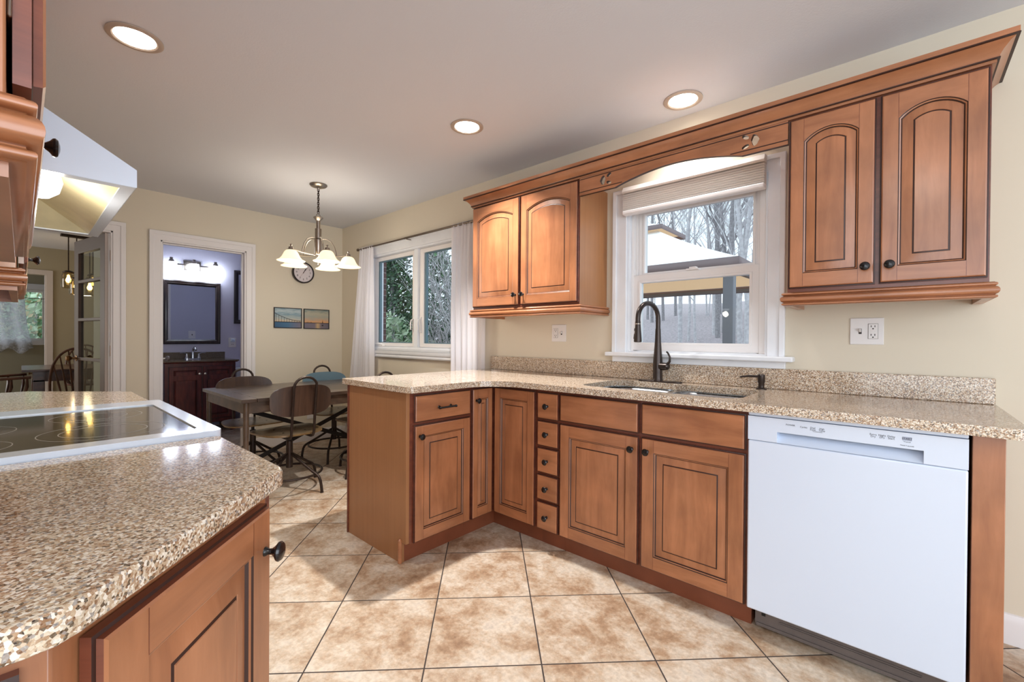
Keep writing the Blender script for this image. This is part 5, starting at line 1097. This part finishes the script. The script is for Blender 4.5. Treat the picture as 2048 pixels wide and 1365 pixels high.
# leafy shrubs and evergreens
def leaves(mb, n, fn, size, R, m=(0,)):
    for i in range(n):
        p = fn(); a = Vector((R.gauss(0, 1), R.gauss(0, 1), R.gauss(0, 1))).normalized(); b = a.orthogonal().normalized(); s = size*R.uniform(.6, 1.3)
        q = b.cross(a); mb.add([p - b*s*.5, p + q*s*.28, p + b*s*.6, p - q*s*.28], [(0, 1, 2, 3)], R.choice(m))
def shrub(name, label, cat, loc, kind, dims, n, size, mats, seed, group=None):
    R = random.Random(seed); t = thing(name, label, cat, loc, group); w, d, h = dims; mb = MB(); o = Vector(loc)
    lumps = [(R.uniform(-.35, .35)*w, R.uniform(-.35, .35)*d, R.uniform(.25, .8)*h, R.uniform(.22, .4)) for _ in range(12)]
    def fn():
        if kind == 'cone':
            z = R.random()**1.3; r = (1-z)**.8*R.uniform(.55, 1.0); a = R.uniform(0, 2*PI); r *= 1+.18*math.sin(a*5+z*23); return o + Vector((math.cos(a)*r*w/2, math.sin(a)*r*d/2, z*h))
        lx, ly, lz, lr = R.choice(lumps); v = Vector((R.gauss(0, 1), R.gauss(0, 1), R.gauss(0, 1))).normalized()*R.uniform(.7, 1.0); p = Vector((lx+v.x*lr*w, ly+v.y*lr*d, max(.03, lz+v.z*lr*h))); return o + p
    leaves(mb, n, fn, size, R, tuple(range(len(mats)))); mb.build('foliage', list(mats), t, smooth=False, recalc=False)
    s = MB(); s.tube([tuple(o), tuple(o+Vector((0, 0, h*.5))), tuple(o+Vector((.05, 0, h*.9)))], [.06, .04, .01], 8); s.build('stem', 'bark', t)
    return t
EG = 'evergreens beyond the dining window'
ev = [(-2.9, 3.6, 4.6), (-3.9, 3.2, 4.9), (-4.9, 3.5, 5.2), (-5.9, 3.0, 4.8), (-1.9, 4.6, 4.7)]
lab = ['dense evergreen filling the left pane of the dining window, second from the house', 'evergreen beside the brick corner outside the dining window', 'tall dark evergreen behind the brick corner outside the dining window', 'leftmost evergreen half hidden by the brick corner', 'evergreen behind the bare bush in the right pane']
for i, (x, y, h) in enumerate(ev): shrub('evergreen', lab[i], 'tree', (x, y, -.36), 'cone', (1.9, 1.9, h), 13000, .085, ('leaf_dark', 'leaf_moss', 'leaf_dark', 'leaf_mid'), 20+i, EG)
shrub('leafy_shrub', 'pale-leaved shrub low in the left pane of the dining window', 'shrub', (-1.95, 1.95, -.36), 'lump', (1.9, 1.0, 2.3), 3600, .10, ('leaf_pale', 'leaf_mid', 'leaf_pale'), 31)
shrub('evergreen', 'broad evergreen mass far behind in the right pane of the dining window', 'tree', (-3.4, 7.2, -.36), 'lump', (4.2, 2.0, 5.2), 12000, .14, ('leaf_dark', 'leaf_moss'), 33, EG)
def bush(seed, label, loc, h):
    R = random.Random(seed); mb = MB()
    for k in range(16):
        a = R.uniform(0, 2*PI); p = Vector((R.uniform(-.25, .25), R.uniform(-.2, .2), 0)); d = Vector((math.cos(a)*.35, math.sin(a)*.35, 1)).normalized()
        def gr(p, d, L, r, lev):
            pts = [p]; q = p.copy()
            for i in range(4): d = (d+Vector((R.uniform(-1, 1), R.uniform(-1, 1), R.uniform(-.5, .6)))*.22).normalized(); q = q+d*L/4; pts.append(q.copy())
            mb.tube(pts, [r, r*.85, r*.7, r*.55, r*.35], 4, caps=False)
            if lev < 3:
                for _ in range(4): gr(pts[R.randrange(1, 5)], (d+Vector((R.uniform(-1, 1), R.uniform(-1, 1), R.uniform(-.1, .8)))*.8).normalized(), L*.5, r*.55, lev+1)
        gr(p, d, h*R.uniform(.7, 1), .013, 0)
    o = mb.build('bare_bush', 'bark_pale', smooth=True, ang=80, recalc=False); o.location = loc; tag(o, label, 'bush'); return o
bush(3, 'bare twiggy bush in the right pane of the dining window', (-.55, 2.3, -.36), 2.5)
bush(4, 'second bare twiggy bush, further back in the right pane', (-1.2, 3.4, -.36), 3.0)
# brick corner of the house
m, nt, b, out_ = _new('brick'); N, L = nt.nodes, nt.links; tc = N.new('ShaderNodeTexCoord'); mp = N.new('ShaderNodeMapping'); mp.inputs['Rotation'].default_value = (PI/2, 0, 0); L.new(tc.outputs['Object'], mp.inputs[0])
br = N.new('ShaderNodeTexBrick'); br.inputs['Scale'].default_value = 1; br.inputs['Brick Width'].default_value = .2; br.inputs['Row Height'].default_value = .07; br.inputs['Mortar Size'].default_value = .005
br.inputs['Color1'].default_value = lin((104, 74, 70)); br.inputs['Color2'].default_value = lin((78, 60, 60)); br.inputs['Mortar'].default_value = lin((140, 132, 130)); L.new(mp.outputs[0], br.inputs[0]); L.new(br.outputs[0], b.inputs['Base Color']); b.inputs['Roughness'].default_value = .9; M['brick'] = m
tag(MB().box(-.9, .15, .165, .50, -.36, 4.2).build('brick_chimney', 'brick', bev=.004), 'brown brick chimney edge just outside the left pane of the dining window', 'chimney')
# garden seen through the far window
shrub('leafy_shrub', 'bright sunlit green shrub outside the far window', 'shrub', (-10.2, -2.3, -.44), 'lump', (2.8, 2.4, 3.0), 4200, .16, ('leaf_pale', 'leaf_mid', 'leaf_pale', 'leaf_dry'), 41)
shrub('leafy_shrub', 'tan and green shrub further out beyond the far window', 'shrub', (-13.6, -3.4, -.44), 'lump', (4.5, 3.5, 4.0), 5200, .22, ('leaf_dry', 'leaf_pale', 'leaf_mid'), 42)
